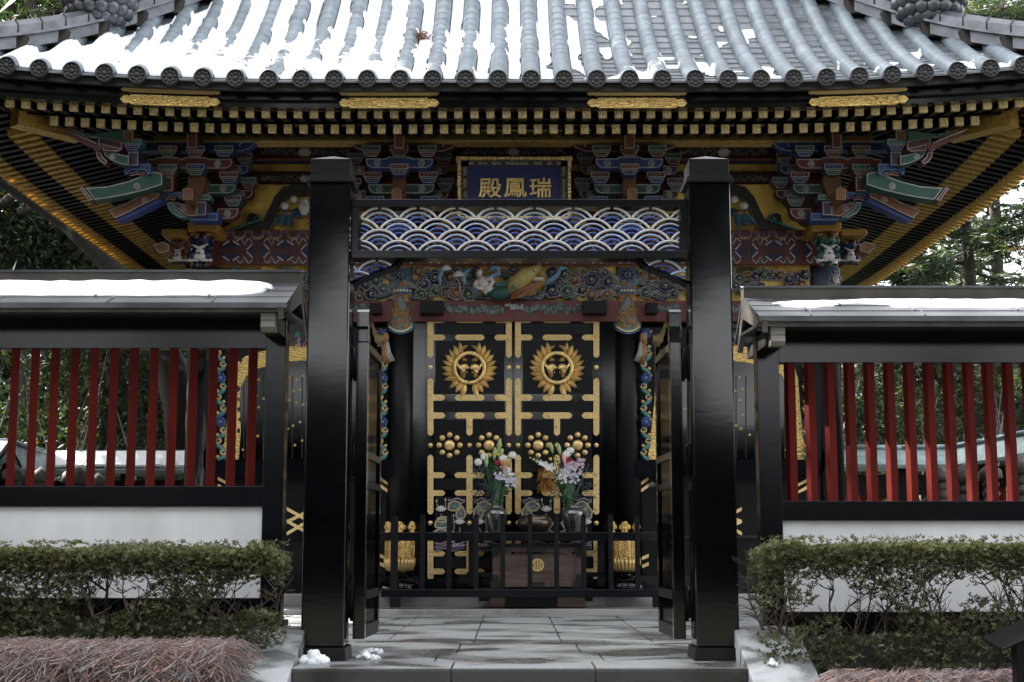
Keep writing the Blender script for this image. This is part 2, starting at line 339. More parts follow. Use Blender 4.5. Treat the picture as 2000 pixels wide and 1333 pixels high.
# curved braces with wave fretwork
for s in (-1, 1):
    bx = bl if s < 0 else br; m = MB(); cv = []
    pts = [(688,557),(705,549),(730,538),(754,530),(772,521),(787,506)]
    for (x, y) in pts:
        q = at(x, y, 9.97); X = q.x if s < 0 else 2*GX - q.x; cv.append((X, 9.97, q.z))
    m.tube(cv, [.030,.026,.025,.025,.028,.026], 4, 0, smooth=False)
    m.build('curved_brace', M['lacquer_beam'], gate)
    def clip(X, Z, s=s):
        Xl = X if s < 0 else 2*GX - X
        for (a, b) in zip(pts, pts[1:]):
            A, B = at(*a, 9.97), at(*b, 9.97)
            if A.x <= Xl <= B.x: return Z > A.z + (B.z-A.z)*(Xl-A.x)/(B.x-A.x)
        return Xl < at(688, 557, 9.97).x and Z > at(688, 557, 9.97).z
    lo, hi = (bl, at(785, 505, 9.97).x) if s < 0 else (2*GX-at(785, 505, 9.97).x, br)
    ww = waves(lo, hi, z(507), z(562), 77.3*px, 22.4*px, 43.7*px, 2, 9.975, clip, shift=.04)
    for w, q, nm in zip(ww, [wm[1], wm[2], wm[3], wm[3]], ('pale_blue_wave_arcs', 'blue_wave_arcs', 'deep_blue_wave_arcs', 'deep_blue_wave_arcs')):
        if w.v: w.build(nm, q, gate)
M['rail_gold_reflect'] = mat('lacquer_rail_gold_reflection', (.05,.034,.014), .4, .4)  # lacquer rails with the reflection of gold put into their colour
# open leaves, swung inwards
def leaf(s):
    hx = bl+.062 if s < 0 else br-.070; d = Vector((.022*(-s)*1.4, 1, 0)).normalized(); Ln = .93
    o = Vector((hx, 10.2, 0)); side = Vector((1,0,0))
    ztop = at(700, 604, 10.2).z; zb = at(700, 1249, 10.2).z
    def seg(m, t0, t1, z0, z1, th=.05, mi=0):
        a, b = o + d*t0, o + d*t1; h = side*th/2
        m.hexa([a-h+Vector((0,0,z0)), a+h+Vector((0,0,z0)), b+h+Vector((0,0,z0)), b-h+Vector((0,0,z0))], [a-h+Vector((0,0,z1)), a+h+Vector((0,0,z1)), b+h+Vector((0,0,z1)), b-h+Vector((0,0,z1))], mi)
    f = MB(); seg(f, 0, .085, zb, ztop-.24, .085)
    pr = [(0,-.24),(.002,-.15),(.010,-.08),(.026,-.035),(.050,-.008),(.085,0),(.085,-.24)]
    v0 = [o + d*t - side*.0425 + Vector((0,0,ztop+h)) for t, h in pr]; v1 = [p_ + side*.085 for p_ in v0]; n_ = len(pr)
    f.add(v0+v1, [list(range(n_)), list(range(2*n_-1, n_-1, -1))] + [(i, i+n_, (i+1)%n_+n_, (i+1)%n_) for i in range(n_)])
    L = f.build('gate_leaf', M['lacquer'], gate, bevel=.006)
    m = MB(); seg(m, Ln-.07, Ln, zb, ztop-.11, .06); m.build('stile', M['lacquer'], L)
    # bent top rail running back from the rounded stile head
    prof = [(0,-.10),(0,-.02),(.03,0),(.09,-.005),(.20,-.035),(.34,-.085),(.5,-.105),(.72,-.09),(Ln,-.04)]
    m = MB()
    for (t0, h0), (t1, h1) in zip(prof[1:], prof[2:]):
        a, b = o + d*t0, o + d*t1; h = side*.0425
        m.hexa([a-h+Vector((0,0,ztop+h0-.105)), a+h+Vector((0,0,ztop+h0-.105)), a+h+Vector((0,0,ztop+h0)), a-h+Vector((0,0,ztop+h0))], [b-h+Vector((0,0,ztop+h1-.08)), b+h+Vector((0,0,ztop+h1-.08)), b+h+Vector((0,0,ztop+h1)), b-h+Vector((0,0,ztop+h1))])
    m.build('top_rail', M['lacquer'], L)
    for zz, hh, mt in ((at(700,675,10.2).z, .05, 'rail_gold_reflect'), (at(700,887,10.2).z, .045, 'rail_gold_reflect'), (at(700,945,10.2).z, .045, 'lacquer_dull'), (at(700,1164,10.2).z, .06, 'lacquer_dull'), (zb+.045, .09, 'lacquer_dull')):
        m = MB(); seg(m, .085, Ln-.07, zz-hh/2, zz+hh/2, .07); m.build('rail', M[mt], L)
    for i in range(13):
        m = MB(); t = .115 + i*(Ln-.23)/12; seg(m, t, t+.026, zb+.06, ztop-.16, .03); m.build('lattice_bar', M['lacquer'], L)
    for zz in (at(700, 712, 10.2).z, at(700, 900, 10.2).z, at(700,1180,10.2).z):
        m = MB(); hp = o + Vector((s*.052, .02, zz)); m.tube([hp-Vector((0,0,.12)), hp+Vector((0,0,.12))], .014, 8); m.box(min(hp.x,hp.x+s*.04), max(hp.x,hp.x+s*.04), hp.y-.004, hp.y+.03, zz-.1, zz+.1)
        m.build('hinge', M['lacquer_dull'], L)
    if s > 0:
        m = MB(); hp = o + d*(Ln-.03); m.tube([hp+Vector((-.03,0,at(700,946,10.9).z)), hp+Vector((-.075,-.01,at(700,946,10.9).z))], .012, 8); m.tube([hp+Vector((-.075,.05,at(700,946,10.9).z)), hp+Vector((-.075,-.16,at(700,944,10.9).z))], .011, 8); m.build('latch', M['silver'], L)
leaf(-1); leaf(1)

# ================================================================ red-barred fences beside the gate
def fence(s, label, dz):
    "s=-1: built as seen on the left of the gate; s=1 on the right; dz lowers it"
    Y = 10.4; f = thing('roofed_fence', label, "fence", (s*3.2, Y, 0))
    def X(x, y=900, Yq=Y): return at(x, y, Yq).x
    far = s*9.0
    if s < 0: pin, pout = X(555), X(515); yb = lambda y: at(500, y, Y).z
    else: pin, pout = X(1482), X(1525); yb = lambda y: at(1500, y, Y).z
    lo, hi = min(pin, pout), max(pin, pout); b0, b1 = (far, lo) if s < 0 else (hi, far)
    ys = dict(rail0=615, rail1=681, bar1=950, sill1=990, pan1=1168, base1=1212, stone=1300) if s < 0 else dict(rail0=641, rail1=709, bar1=979, sill1=1017, pan1=1195, base1=1240, stone=1325)
    zz = {k: yb(v) for k, v in ys.items()}
    def bx(nm, x0, x1, y0, y1, z0, z1, mt, bev=.004, par=f):
        m = MB(); m.box(min(x0,x1), max(x0,x1), y0, y1, z0, z1); return m.build(nm, M[mt], par, bevel=bev)
    bx('fence_post', lo, hi, Y-.02, Y+.13, zz['base1']-.0, zz['rail0']+.10, 'lacquer_beam')
    if s < 0: x3 = -6.3
    else: x3 = 6.4
    bx('fence_post', x3-.07, x3+.07, Y-.02, Y+.13, zz['base1'], zz['rail0']+.10, 'lacquer_beam')
    bx('top_rail', b0, b1, Y, Y+.10, zz['rail1'], zz['rail0']-.008, 'lacquer_beam')
    bx('bottom_rail', b0, b1, Y-.01, Y+.11, zz['sill1'], zz['bar1'], 'lacquer_beam')
    bx('sill', b0, b1+(-s)*.0, Y-.03, Y+.14, zz['base1'], zz['pan1'], 'lacquer_beam')
    m = MB(); w = .05; e0, e1 = (lo-.02, hi+.03) if s < 0 else (lo-.03, hi+.02); m.box(e0, e1, Y-.06, Y+.17, zz['base1']-.05, zz['base1']); m.build('post_foot', M['lacquer_dull'], f, bevel=.003)
    bx('plaster_panel', b0, b1, Y+.03, Y+.09, zz['pan1'], zz['sill1'], 'plaster', 0)
    bx('stone_base', min(far, pin), max(far, pin), Y-.025, Y+.2, -.2, zz['base1']-.002, 'riser')
    # square bars set on edge so two faces show
    px0 = 487 if s < 0 else 1549; n = 0
    for i in range(40):
        xp = px0 + s*39.2*i + (s*1.0 if False else 0); xx = X(xp)
        if abs(xx) > 8.8: break
        m = MB(); r = .042; yc = Y+.05
        m.prism([], 0, 0) if False else None
        c = [(xx, yc-r*1.0), (xx+r, yc), (xx, yc+r), (xx-r, yc)]
        ang = R(20); c = [(xx+r*cos(R(a)+ang), yc+r*sin(R(a)+ang)) for a in (45,135,225,315)]
        m.hexa([(a, b, zz['bar1']-.005) for a, b in c], [(a, b, zz['rail1']+.005) for a, b in c]); m.build('red_bar', M['barred'], f)
    # roof: ridge board, courses of sheet, eave board, gable board, rafters' white ends
    ry, ey = (526, 602) if s < 0 else (557, 628)
    Yr, Ye = Y+.05, Y-.50; xr = at(590 if s < 0 else 1449, 540, Yr).x; xe = at(560 if s < 0 else 1482, 600, Ye).x
    zr, ze = at(1000, ry+22, Yr-.06).z, at(1000, ey-6, Ye).z
    roof = MB(); nC = 4
    for side in (-1, 1):
        for i in range(nC):
            t0, t1 = i/nC, (i+1)/nC; lap = .006
            q = lambda t, up: ((xe + (xr-xe)*t), Yr + side*(1-t)*(Yr-Ye), ze + (zr-ze)*t + up)
            A, B = q(t0, lap+.012), q(t1, .012); A0, B0 = q(t0, -.02), q(t1, -.02)
            roof.hexa([A0, A, B, B0], [(far, *A0[1:]), (far, *A[1:]), (far, *B[1:]), (far, *B0[1:])])
            if side < 0:
                x = xe - s*0 + s*.35 + s*rnd.random()*.3
                while abs(x) < 8.6:
                    roof.beam((x, A[1]-.001, A[2]+.004), (x+rnd.uniform(-.02,.02), B[1], B[2]+.004), .012, .006); x += s*rnd.uniform(.7, .82)
    o = roof.build('sheet_roof', M['copper'], f)
    rb = MB(); zt = at(1000, ry, Yr-.06).z
    rb.box(min(xr,far), max(xr,far), Yr-.06, Yr+.06, zr-.03, zt-.022); rb.build('ridge_board', M['copper_brown'], o)
    rb = MB(); rb.tube([(xr+(-s)*.012, Yr, zt-.012), (far, Yr, zt-.012)], .013, 8); rb.box(min(xr,far), max(xr,far), Yr-.075, Yr+.075, zt-.022, zt-.008); rb.build('ridge_cap', M['copper'], o)
    eb = MB(); ze2 = at(1000, 610 if s < 0 else 638, Ye+.02).z; eb.box(min(xe-s*-.0,far), max(xe,far), Ye+.02, Ye+.045, ze2, ze-.005); eb.build('eave_board', M['copper_brown'], o)
    sf = MB(); sf.hexa([(xe, Ye+.045, ze-.03), (far, Ye+.045, ze-.03), (far, Ye+.045, ze-.05), (xe, Ye+.045, ze-.05)], [(xe, Yr+.4, ze+.02), (far, Yr+.4, ze+.02), (far, Yr+.4, ze), (xe, Yr+.4, ze)]); sf.build('soffit', M['black'], o)
    gb = MB()
    for side in (-1, 1):
        yy = Yr + side*(Yr-Ye)
        gb.hexa([(xe+s*.02, yy, ze-.015), (xe+s*.06, yy, ze-.015), (xe+s*.06, yy, ze-.10), (xe+s*.02, yy, ze-.10)], [(xr, Yr, zr-.015), (xr+s*.04, Yr, zr-.015), (xr+s*.04, Yr, zr-.16), (xr, Yr, zr-.16)])
    gb.build('gable_board', M['copper_brown'], o)
    xb = (lo+hi)/2
    kb = MB(); kb.box(lo+.01, hi-.01, Ye+.16, Yr+.40, at(1000, 645 if s < 0 else 672, Ye+.1).z, at(1000, 614 if s < 0 else 642, Ye+.1).z); kb.build('purlin_arm', M['black'], f)
    # moulded pale bracket end facing the viewer
    xa = at(525 if s < 0 else 1517, 630, Ye+.1).x; br_ = MB()
    prof = [(0,0),(0,-.045),(.012,-.06),(.0,-.075),(.0,-.10),(.03,-.13),(.12,-.13),(.12,0)]
    zc = at(1000, 611 if s < 0 else 639, Ye+.06).z
    v0 = [(xa-.05, Ye+.06+p_[0], zc+p_[1]) for p_ in prof]; v1 = [(xa+.05, y, z_) for _, y, z_ in v0]; n = len(prof)
    br_.add(v0+v1, [list(range(n)), list(range(2*n-1, n-1, -1))] + [(i, i+n, (i+1)%n+n, (i+1)%n) for i in range(n)]); br_.build('bracket_end', mat("pale_bracket_paint", (.30,.285,.26), .6, vary=.3), f)
    return f, dict(Yr=Yr, Ye=Ye, zr=zr, ze=ze, xe=xe, xr=xr, far=far)
fl, FL = fence(-1, "black fence with red bars under a heavily snow covered sheet roof", 0)
fr, FR = fence(1, "black fence with red bars under a roof with only thin streaks of snow", .1)
def roof_snow(F, t0, t1, xa, xb, label, thick, seed, thr=.0):
    from mathutils import noise
    m = MB(); nx, ny = 260, 14; idx = {}; 
    for i in range(nx+1):
        for j in range(ny+1):
            x = xa + (xb-xa)*i/nx; u = j/ny
            e = noise.noise(Vector((x*3.2, seed, 0)))*.10 + noise.noise(Vector((x*11, seed, 3)))*.04
            e2 = noise.noise(Vector((x*2.2, seed, 9)))*.05
            a, b_ = t0+e*.6, t1+e2
            if thr: 
                b_ -= max(0, noise.noise(Vector((x*1.1, seed, 5))))*thr*(t1-t0); a += max(0, noise.noise(Vector((x*1.4, seed, 7))))*thr*(t1-t0)
            end = min(1, abs(x-xa)/.22); mid = (a+b_)/2 + noise.noise(Vector((x*9, 1, seed)))*.03; wv = max(.001, (b_-a)/2*(end**.4))
            t = mid + (u*2-1)*wv
            hh = thick*(1-abs(u*2-1)**5)*(min(1, abs(x-xa)/.12)**.5)*(.8+.35*noise.noise(Vector((x*6, u*4, seed))))
            yy = F['Yr'] - (1-t)*(F['Yr']-F['Ye']); zz = F['ze'] + (F['zr']-F['ze'])*t + .012 + hh
            x += (noise.noise(Vector((u*5.3, seed, 2)))*.16 + noise.noise(Vector((u*13, seed, 4)))*.06)*max(0, 1-abs(x-xa)/.45)
            m.v.append((x, yy, zz))
    for i in range(nx):
        for j in range(ny):
            q = [i*(ny+1)+j, (i+1)*(ny+1)+j, (i+1)*(ny+1)+j+1, i*(ny+1)+j+1]; m.f.append(q); m.m.append(0); m.s.append(True)
    o = m.build('roof_snow', M['snow'], fix=False); return tag(o, label, kind='stuff')
roof_snow(FL, .30, .88, at(524,570,10.2).x, -8.8, "thick white snow lying on the fence roof", .05, 2.)
roof_snow(FR, .40, .80, at(1518,590,10.2).x, 8.8, "thin patchy snow streaks on the fence roof", .022, 5., .75)
# ================================================================ the hall (depths and heights written in units of 14 to the wall plane, scaled by K)
K = 17/14; HX = .027
def P3(x, y, z): return (HX + x*K, y*K, HC + z*K)
hall = thing('mausoleum_hall', "ornate black and gold mausoleum hall with painted brackets under a grey tiled roof", "temple hall", (HX, 17.05*K, 0))
E, Y0, YC = 5.08, 11.9, 17.0
def rise(x, a=.0142): return a*max(0, abs(x)-1.8)**2
def pan(x, y):
    d = y-Y0; return 3.93 + .5*d + .125*d*d + rise(x, .018)*max(0, 1-d/5)
# roof surface: strips of stepped pan tiles on the front, plain slopes on the other sides
PT = .2815
rm = MB(); n_t = 18
for i in range(-n_t, n_t):
    x0, x1 = i*PT+PT/2-PT*0, (i+1)*PT+PT/2
    x0, x1 = x0-PT/2, x1-PT/2  # tube axes sit at (i+.5)*PT; strips run from axis to axis
    xa, xb = (i-.5)*PT, (i+.5)*PT
    ym = min(YC, Y0 + E - min(abs(xa), abs(xb))); y = Y0-.03; c = 0
    while y < ym:
        y2 = min(ym, y+.135); u = .010
        rm.add([P3(xa, y, pan(xa, y)+u), P3(xb, y, pan(xb, y)+u), P3(xb, y2+.01, pan(xb, y2+.01)-.004), P3(xa, y2+.01, pan(xa, y2+.01)-.004), P3(xa, y, pan(xa, y)-.008), P3(xb, y, pan(xb, y)-.008)], [(0,1,2,3),(4,5,1,0)]); y = y2
for sx, sy in ((-1,0),(1,0),(0,1)):
    for k in range(12):
        d0, d1 = E*k/12, E*(k+1)/12
        for j in range(8):
            q = []
            for d, w in ((d0, j/8), (d0, (j+1)/8), (d1, (j+1)/8), (d1, j/8)):
                t = (w*2-1)*(E-d); zz = pan(t, Y0+d)
                q.append(P3(sx*(E-d), YC+t, zz) if sx else P3(t, YC+(E-d), zz))
            rm.add(q, [(0,1,2,3)])
M['tile_seam'] = mat('dark_tile_seam', (.13,.145,.155), .6)
roof = rm.build('roof', M['pan'], hall, fix=False)
for i in range(-n_t, n_t):
    x = (i+.5)*PT; ym = min(Y0+E-abs(x)+.02, 16.6); m = MB(); y = Y0-.03; sg = .118
    if abs(x) > E-.1: continue
    while y < ym:
        y2 = min(ym, y+sg)
        m.tube([P3(x, y, pan(x,y)+.022), P3(x, (y+y2)/2, pan(x,(y+y2)/2)+.022), P3(x, y2+.012, pan(x,y2+.012)+.020)], [.079*K, .0788*K, .0782*K], 18, caps=False)
        m.tube([P3(x, y-.002, pan(x,y-.002)+.022), P3(x, y+.0018, pan(x,y+.0018)+.022)], .0796*K, 18, 1, caps=False); y = y2
    t = m.build('tile_row', [M['tile'], M['tile_seam']], hall, fix=False)
    d = MB(); c = P3(x, Y0-.045, pan(x, Y0-.03)+.020); r = .079*K
    d.lathe([(r, -.05), (r, .012), (r*.86, .016), (r*.84, .004), (.001, .004)], c, 24, axis='y')
    d.lathe([(r*.30, .0), (r*.26, .013), (.001, .016)], c, 12, axis='y')
    for k in range(8):
        a = 2*pi*k/8; d.ball((c[0]+cos(a)*r*.56, c[1]-.004, c[2]+sin(a)*r*.56), (r*.2, .012, r*.2), 0, 8, 4)
    d.build('tile_end', M['tile_dark'], t)
# eave edge, fascia and gilt fittings follow the upward curve of the eave
def strip(name, y14, th, z0, z1, mt, parent, xa=-4.95, xb=4.95, n=44, f=.0142):
    m = MB()
    for i in range(n):
        a, b = xa+(xb-xa)*i/n, xa+(xb-xa)*(i+1)/n; ra, rb = rise(a, f), rise(b, f)
        m.hexa([P3(a,y14,z0+ra), P3(a,y14+th,z0+ra), P3(a,y14+th,z1+ra), P3(a,y14,z1+ra)], [P3(b,y14,z0+rb), P3(b,y14+th,z0+rb), P3(b,y14+th,z1+rb), P3(b,y14,z1+rb)])
    return m.build(name, mt, parent)
strip('eave_tile_edge', 11.93, .05, 3.855, 3.915, M['tile_dark'], hall, -5.05, 5.05, f=.018)
strip('fascia_board', 12.02, .08, 3.80, 3.90, M['lacquer_beam'], hall); strip('fascia_board', 12.07, .10, 3.745, 3.80, M['lacquer'], hall)
for xc in (-2.98, -1.085, 1.06, 2.975):
    for (hw, z0, z1, yy, tip) in ((.43, 3.832, 3.872, 11.99, .03), (.43, 3.720, 3.808, 11.985, .045)):
        m = MB(); n = 16; zc = (z0+z1)/2; h = (z1-z0)/2; xs = [-hw, -hw+tip*.6, -hw+tip*1.3, -hw+tip*1.6, -hw+tip*2.2] + [(-hw+tip*2.2)*(1-2*q/10) for q in range(1, 10)] + [hw-tip*2.2, hw-tip*1.6, hw-tip*1.3, hw-tip*.6, hw]
        hs = [.12, .75, .8, .62, 1.0] + [1.0]*9 + [1.0, .62, .8, .75, .12]
        for (a, ha), (b, hb) in zip(zip(xs, hs), zip(xs[1:], hs[1:])):
            ra, rb = rise(xc+a), rise(xc+b)
            m.hexa([P3(xc+a,yy,zc-h*ha+ra), P3(xc+a,yy+.02,zc-h*ha+ra), P3(xc+a,yy+.02,zc+h*ha+ra), P3(xc+a,yy,zc+h*ha+ra)], [P3(xc+b,yy,zc-h*hb+rb), P3(xc+b,yy+.02,zc-h*hb+rb), P3(xc+b,yy+.02,zc+h*hb+rb), P3(xc+b,yy,zc+h*hb+rb)])
        if tip > .04:   # raised vine scrolls and a centre flower
            c = P3(xc, yy, zc+rise(xc)); 
            for k in range(12):
                a = 2*pi*k/12; m.ball((c[0]+cos(a)*.022, c[1], c[2]+sin(a)*.022), (.010,.006,.010), 0, 6, 4)
            for sgn in (-1, 1):
                pth = [P3(xc+sgn*(.05+.30*q/14), yy-.003, zc+rise(xc+sgn*.2)+h*.55*sin(q*1.15)) for q in range(15)]; m.tube(pth, .006, 5)
                for q in range(7):
                    cx = xc+sgn*(.075+.042*q); sp = [P3(cx+(.018-.0016*w)*cos(w*.8+q), yy-.004, zc+rise(cx)+h*.4*(-1)**q+(.018-.0016*w)*sin(w*.8+q)) for w in range(10)]; m.tube(sp, .0045, 4)
        m.build('gilt_eave_fitting', M['gold'] if tip > .04 else M['gold_fine'], hall)
# rafters
def rafter_cap(c, w, h):
    m = MB(); m.box(c[0]-w/2, c[0]+w/2, c[1]-.012, c[1]+.03, c[2]-h/2, c[2]+h/2)
    m.lathe([(w*.33,.012),(w*.33,.018),(w*.25,.02),(w*.23,.013),(w*.12,.013),(w*.10,.024),(.001,.028)], c, 14, axis='y'); return m
def rafter(x, y0, y1, z0, z1, w, h, nm):
    m = MB(); a, b = P3(x, y0, z0), P3(x, y1, z1); w, h = w*K, h*K
    m.hexa([(a[0]-w/2,a[1],a[2]-h/2),(a[0]+w/2,a[1],a[2]-h/2),(a[0]+w/2,a[1],a[2]+h/2),(a[0]-w/2,a[1],a[2]+h/2)], [(b[0]-w/2,b[1],b[2]-h/2),(b[0]+w/2,b[1],b[2]-h/2),(b[0]+w/2,b[1],b[2]+h/2),(b[0]-w/2,b[1],b[2]+h/2)])
    o = m.build(nm, M['lacquer_dull'], hall); rafter_cap(a, w+.006, h+.006).build('rafter_cap', M['cap_gold'], o)
for i in range(-34, 34):
    x = (i+.5)*.141; rafter(x, 12.2, 12.85, 3.735+rise(x), 3.83+rise(x), .067, .070, 'flying_rafter')
for i in range(-30, 30):
    x = (i+.5)*.1405; rafter(x, 12.5, 13.75, 3.682+rise(x), 3.97, .066, .072, 'base_rafter')
strip('flying_eave_board', 12.17, .10, 3.772, 3.79, M['lacquer'], hall); strip('eave_support_beam', 12.50, .08, 3.725, 3.765, M['lacquer'], hall, -4.4, 4.4)
def slope_board(nm, ya, za, yb, zb_, half, mt):
    m = MB(); n = 20
    for i in range(n):
        a, b = -half+2*half*i/n, -half+2*half*(i+1)/n; ra, rb = rise(a), rise(b)
        m.hexa([P3(a,ya,za+ra), P3(b,ya,za+rb), P3(b,ya,za+rb+.015), P3(a,ya,za+ra+.015)], [P3(a,yb,zb_+ra*.3), P3(b,yb,zb_+rb*.3), P3(b,yb,zb_+rb*.3+.015), P3(a,yb,zb_+ra*.3+.015)])
    return m.build(nm, mt, hall)
slope_board('eave_soffit', 12.18, 3.775, 12.80, 3.875, 4.85, M['lacquer_dull']); slope_board('eave_soffit', 12.52, 3.73, 14.0, 4.10, 4.35, M['lacquer_dull'])
# side eaves: two tiers of rafters with gilt sleeves, seen from below
for nm, xt, xin, zt, zin, sl in (('flying_rafter', 5.16, 4.60, 3.66, 3.78, .17), ('base_rafter', 4.70, 3.0, 3.70, 4.10, .22)):
    m = MB(); y = 12.45 if nm[0] == 'f' else 12.95
    while y < 21.6:
        for s in (-1, 1):
            r = rise(min(abs(y-YC), 4.8)); xi = max(xin, E+.15-(y-Y0)) if y < 14 else xin
            if xi > xt-.05: continue
            k = (xt-xi)/(xt-xin); zi = zt+(zin-zt)*k
            pA, pB = P3(s*xt, y, zt+r), P3(s*xi, y, zi+r); m.beam(pA, pB, .066*K, .072*K, 1)
            e = min(sl, xt-xi); f_ = e/(xt-xi); pC = tuple(pA[q]+(pB[q]-pA[q])*f_ for q in range(3)); m.beam((pA[0]+s*.01, pA[1], pA[2]), pC, .075*K, .082*K, 0)
            pD = tuple(pA[q]+(pB[q]-pA[q])*(f_+.06) for q in range(3)); m.beam(pC, pD, .035*K, .05*K, 0)
        y += .141
    m.build(nm, [M['gold_dark'], M['lacquer_dull']], hall)['kind'] = 'stuff'
sb = MB()
for s in (-1, 1):
    for k in range(10):
        ya, yb = 12.2+.97*k, 12.2+.97*(k+1); r_k = k; ra, rb = rise(min(abs(ya-YC), 4.8)), rise(min(abs(yb-YC), 4.8))
        for xa, za, xb, zb_ in ((5.17,3.705,4.5,3.84),(4.71,3.745,3.0,4.15))[:1 if k == 0 else 2]:
            sb.hexa([P3(s*xa,ya,za+ra),P3(s*xb,ya,zb_+ra),P3(s*xb,ya,zb_+ra+.02),P3(s*xa,ya,za+ra+.02)],[P3(s*xa,yb,za+rb),P3(s*xb,yb,zb_+rb),P3(s*xb,yb,zb_+rb+.02),P3(s*xa,yb,za+rb+.02)])
sb.build('side_soffit', M['lacquer_dull'], hall)
for s in (-1, 1):
    m = MB(); m.beam(P3(s*3.0, 14.0, 4.0), P3(s*4.42, 12.6, 3.80), .13*K, .17*K); o = m.build('hip_rafter', M['lacquer_dull'], hall)
    m = MB(); m.beam(P3(s*4.05, 12.95, 3.79), P3(s*4.5, 12.5, 3.81), .16*K, .20*K); m.beam(P3(s*4.3, 12.7, 3.95), P3(s*4.95, 12.05, 3.93), .15*K, .16*K); m.build('gilt_rafter_sleeve', M['gold_dark'], o)
# hip ridges
for s in (-1, 1):
    def hp(t, h): return Vector(P3(s*(E-t), Y0+t, pan(s*(E-t), Y0+max(t, 0)) + h + max(0, .35-t)*.35))
    sd = Vector((s, 1, 0)).normalized()*K; sd = Vector((1, s, 0)).normalized() if False else Vector((1*s, 1, 0)).normalized()
    m = MB(); N = 34
    def sweep(m, t0, t1, sec, mi=0, n=N):
        for i in range(n):
            ta, tb = t0+(t1-t0)*i/n, t0+(t1-t0)*(i+1)/n
            A = [hp(ta, hh) + sd*w*K for w, hh in sec]; B = [hp(tb, hh) + sd*w*K for w, hh in sec]; k = len(sec)
            m.add(A+B, [(j, (j+1)%k, (j+1)%k+k, j+k) for j in range(k)], mi)
            if i == 0: m.add(A, [tuple(range(k))], mi)
    sweep(m, -.2, 5.0, [(-.13,.03),(.13,.03),(.13,.145),(-.13,.145)], 0, 36)
    sweep(m, -.2, 5.0, [(-.19,.135),(.19,.135),(.19,.16),(-.19,.16)], 0, 36)
    sweep(m, -.2, 5.0, [(-.15,.16),(.15,.16),(.15,.24),(.09,.30),(-.09,.30),(-.15,.24)], 0, 36)
    rg = m.build('hip_ridge', M['ridge'], hall)
    m = MB(); sweep(m, 1.40, 5.0, [(-.17,.28),(.17,.28),(.17,.62),(.08,.70),(-.08,.70),(-.17,.62)], 0, 24); m.build('upper_ridge', M['ridge'], rg)
    m = MB()
    for i in range(16):
        t = .05 + i*.16; A = [hp(t, hh)+sd*w*K for w, hh in ((-.155,.16),(-.155,.24),(-.095,.305),(.095,.305),(.155,.24),(.155,.16))]; m.tube(A, .007, 4)
    m.build('ridge_seam', M['tile_dark'], rg)
    # scaled finial body at the end of the upper ridge
    m = MB(); c0 = hp(1.14, .47); m.ball(c0, (.34*K,.29*K,.38*K), 0, 20, 12)
    for a in range(15):
        for b_ in range(9):
            th, ph = pi*(.14+.76*b_/8), 2*pi*(a+(b_%2)*.5)/15
            n_ = Vector((sin(th)*cos(ph)*.34*K, sin(th)*sin(ph)*.29*K, cos(th)*.38*K)); m.ball(c0+n_*.93, (.075*K,.070*K,.072*K), 0, 10, 6)
    for q in range(3):
        m.tube([c0+Vector((-(-s)*-.0,0,.1)), c0+Vector((s*.28*K, -.05, .12+.1*q)), c0+Vector((s*.46*K, -.06, .18+.11*q))], [.07,.05,.006], 6, flat=.5)
    m.build('scaled_finial', M['ridge'], rg)
    # dark under-tiles closing each row against the ridge
    for i in range(18):
        m = MB(); x = i*PT; d = E-x; 
        if d < .1 or Y0+d > 16.4: continue
        a = s*x; y1 = Y0+d-.05
        w = PT*.36; m.prism([(P3(a-w,0,0)[0], P3(0,0,pan(a,y1)+.01)[2]), (P3(a+w,0,0)[0], P3(0,0,pan(a,y1)+.01)[2]), (P3(a+w*1.3,0,0)[0], P3(0,0,pan(a,y1)+.16)[2]), (P3(a-w*1.3,0,0)[0], P3(0,0,pan(a,y1)+.16)[2])], (y1-.09)*K, (y1)*K)
        m.build('ridge_closure_tile', M['copper_brown'], rg)
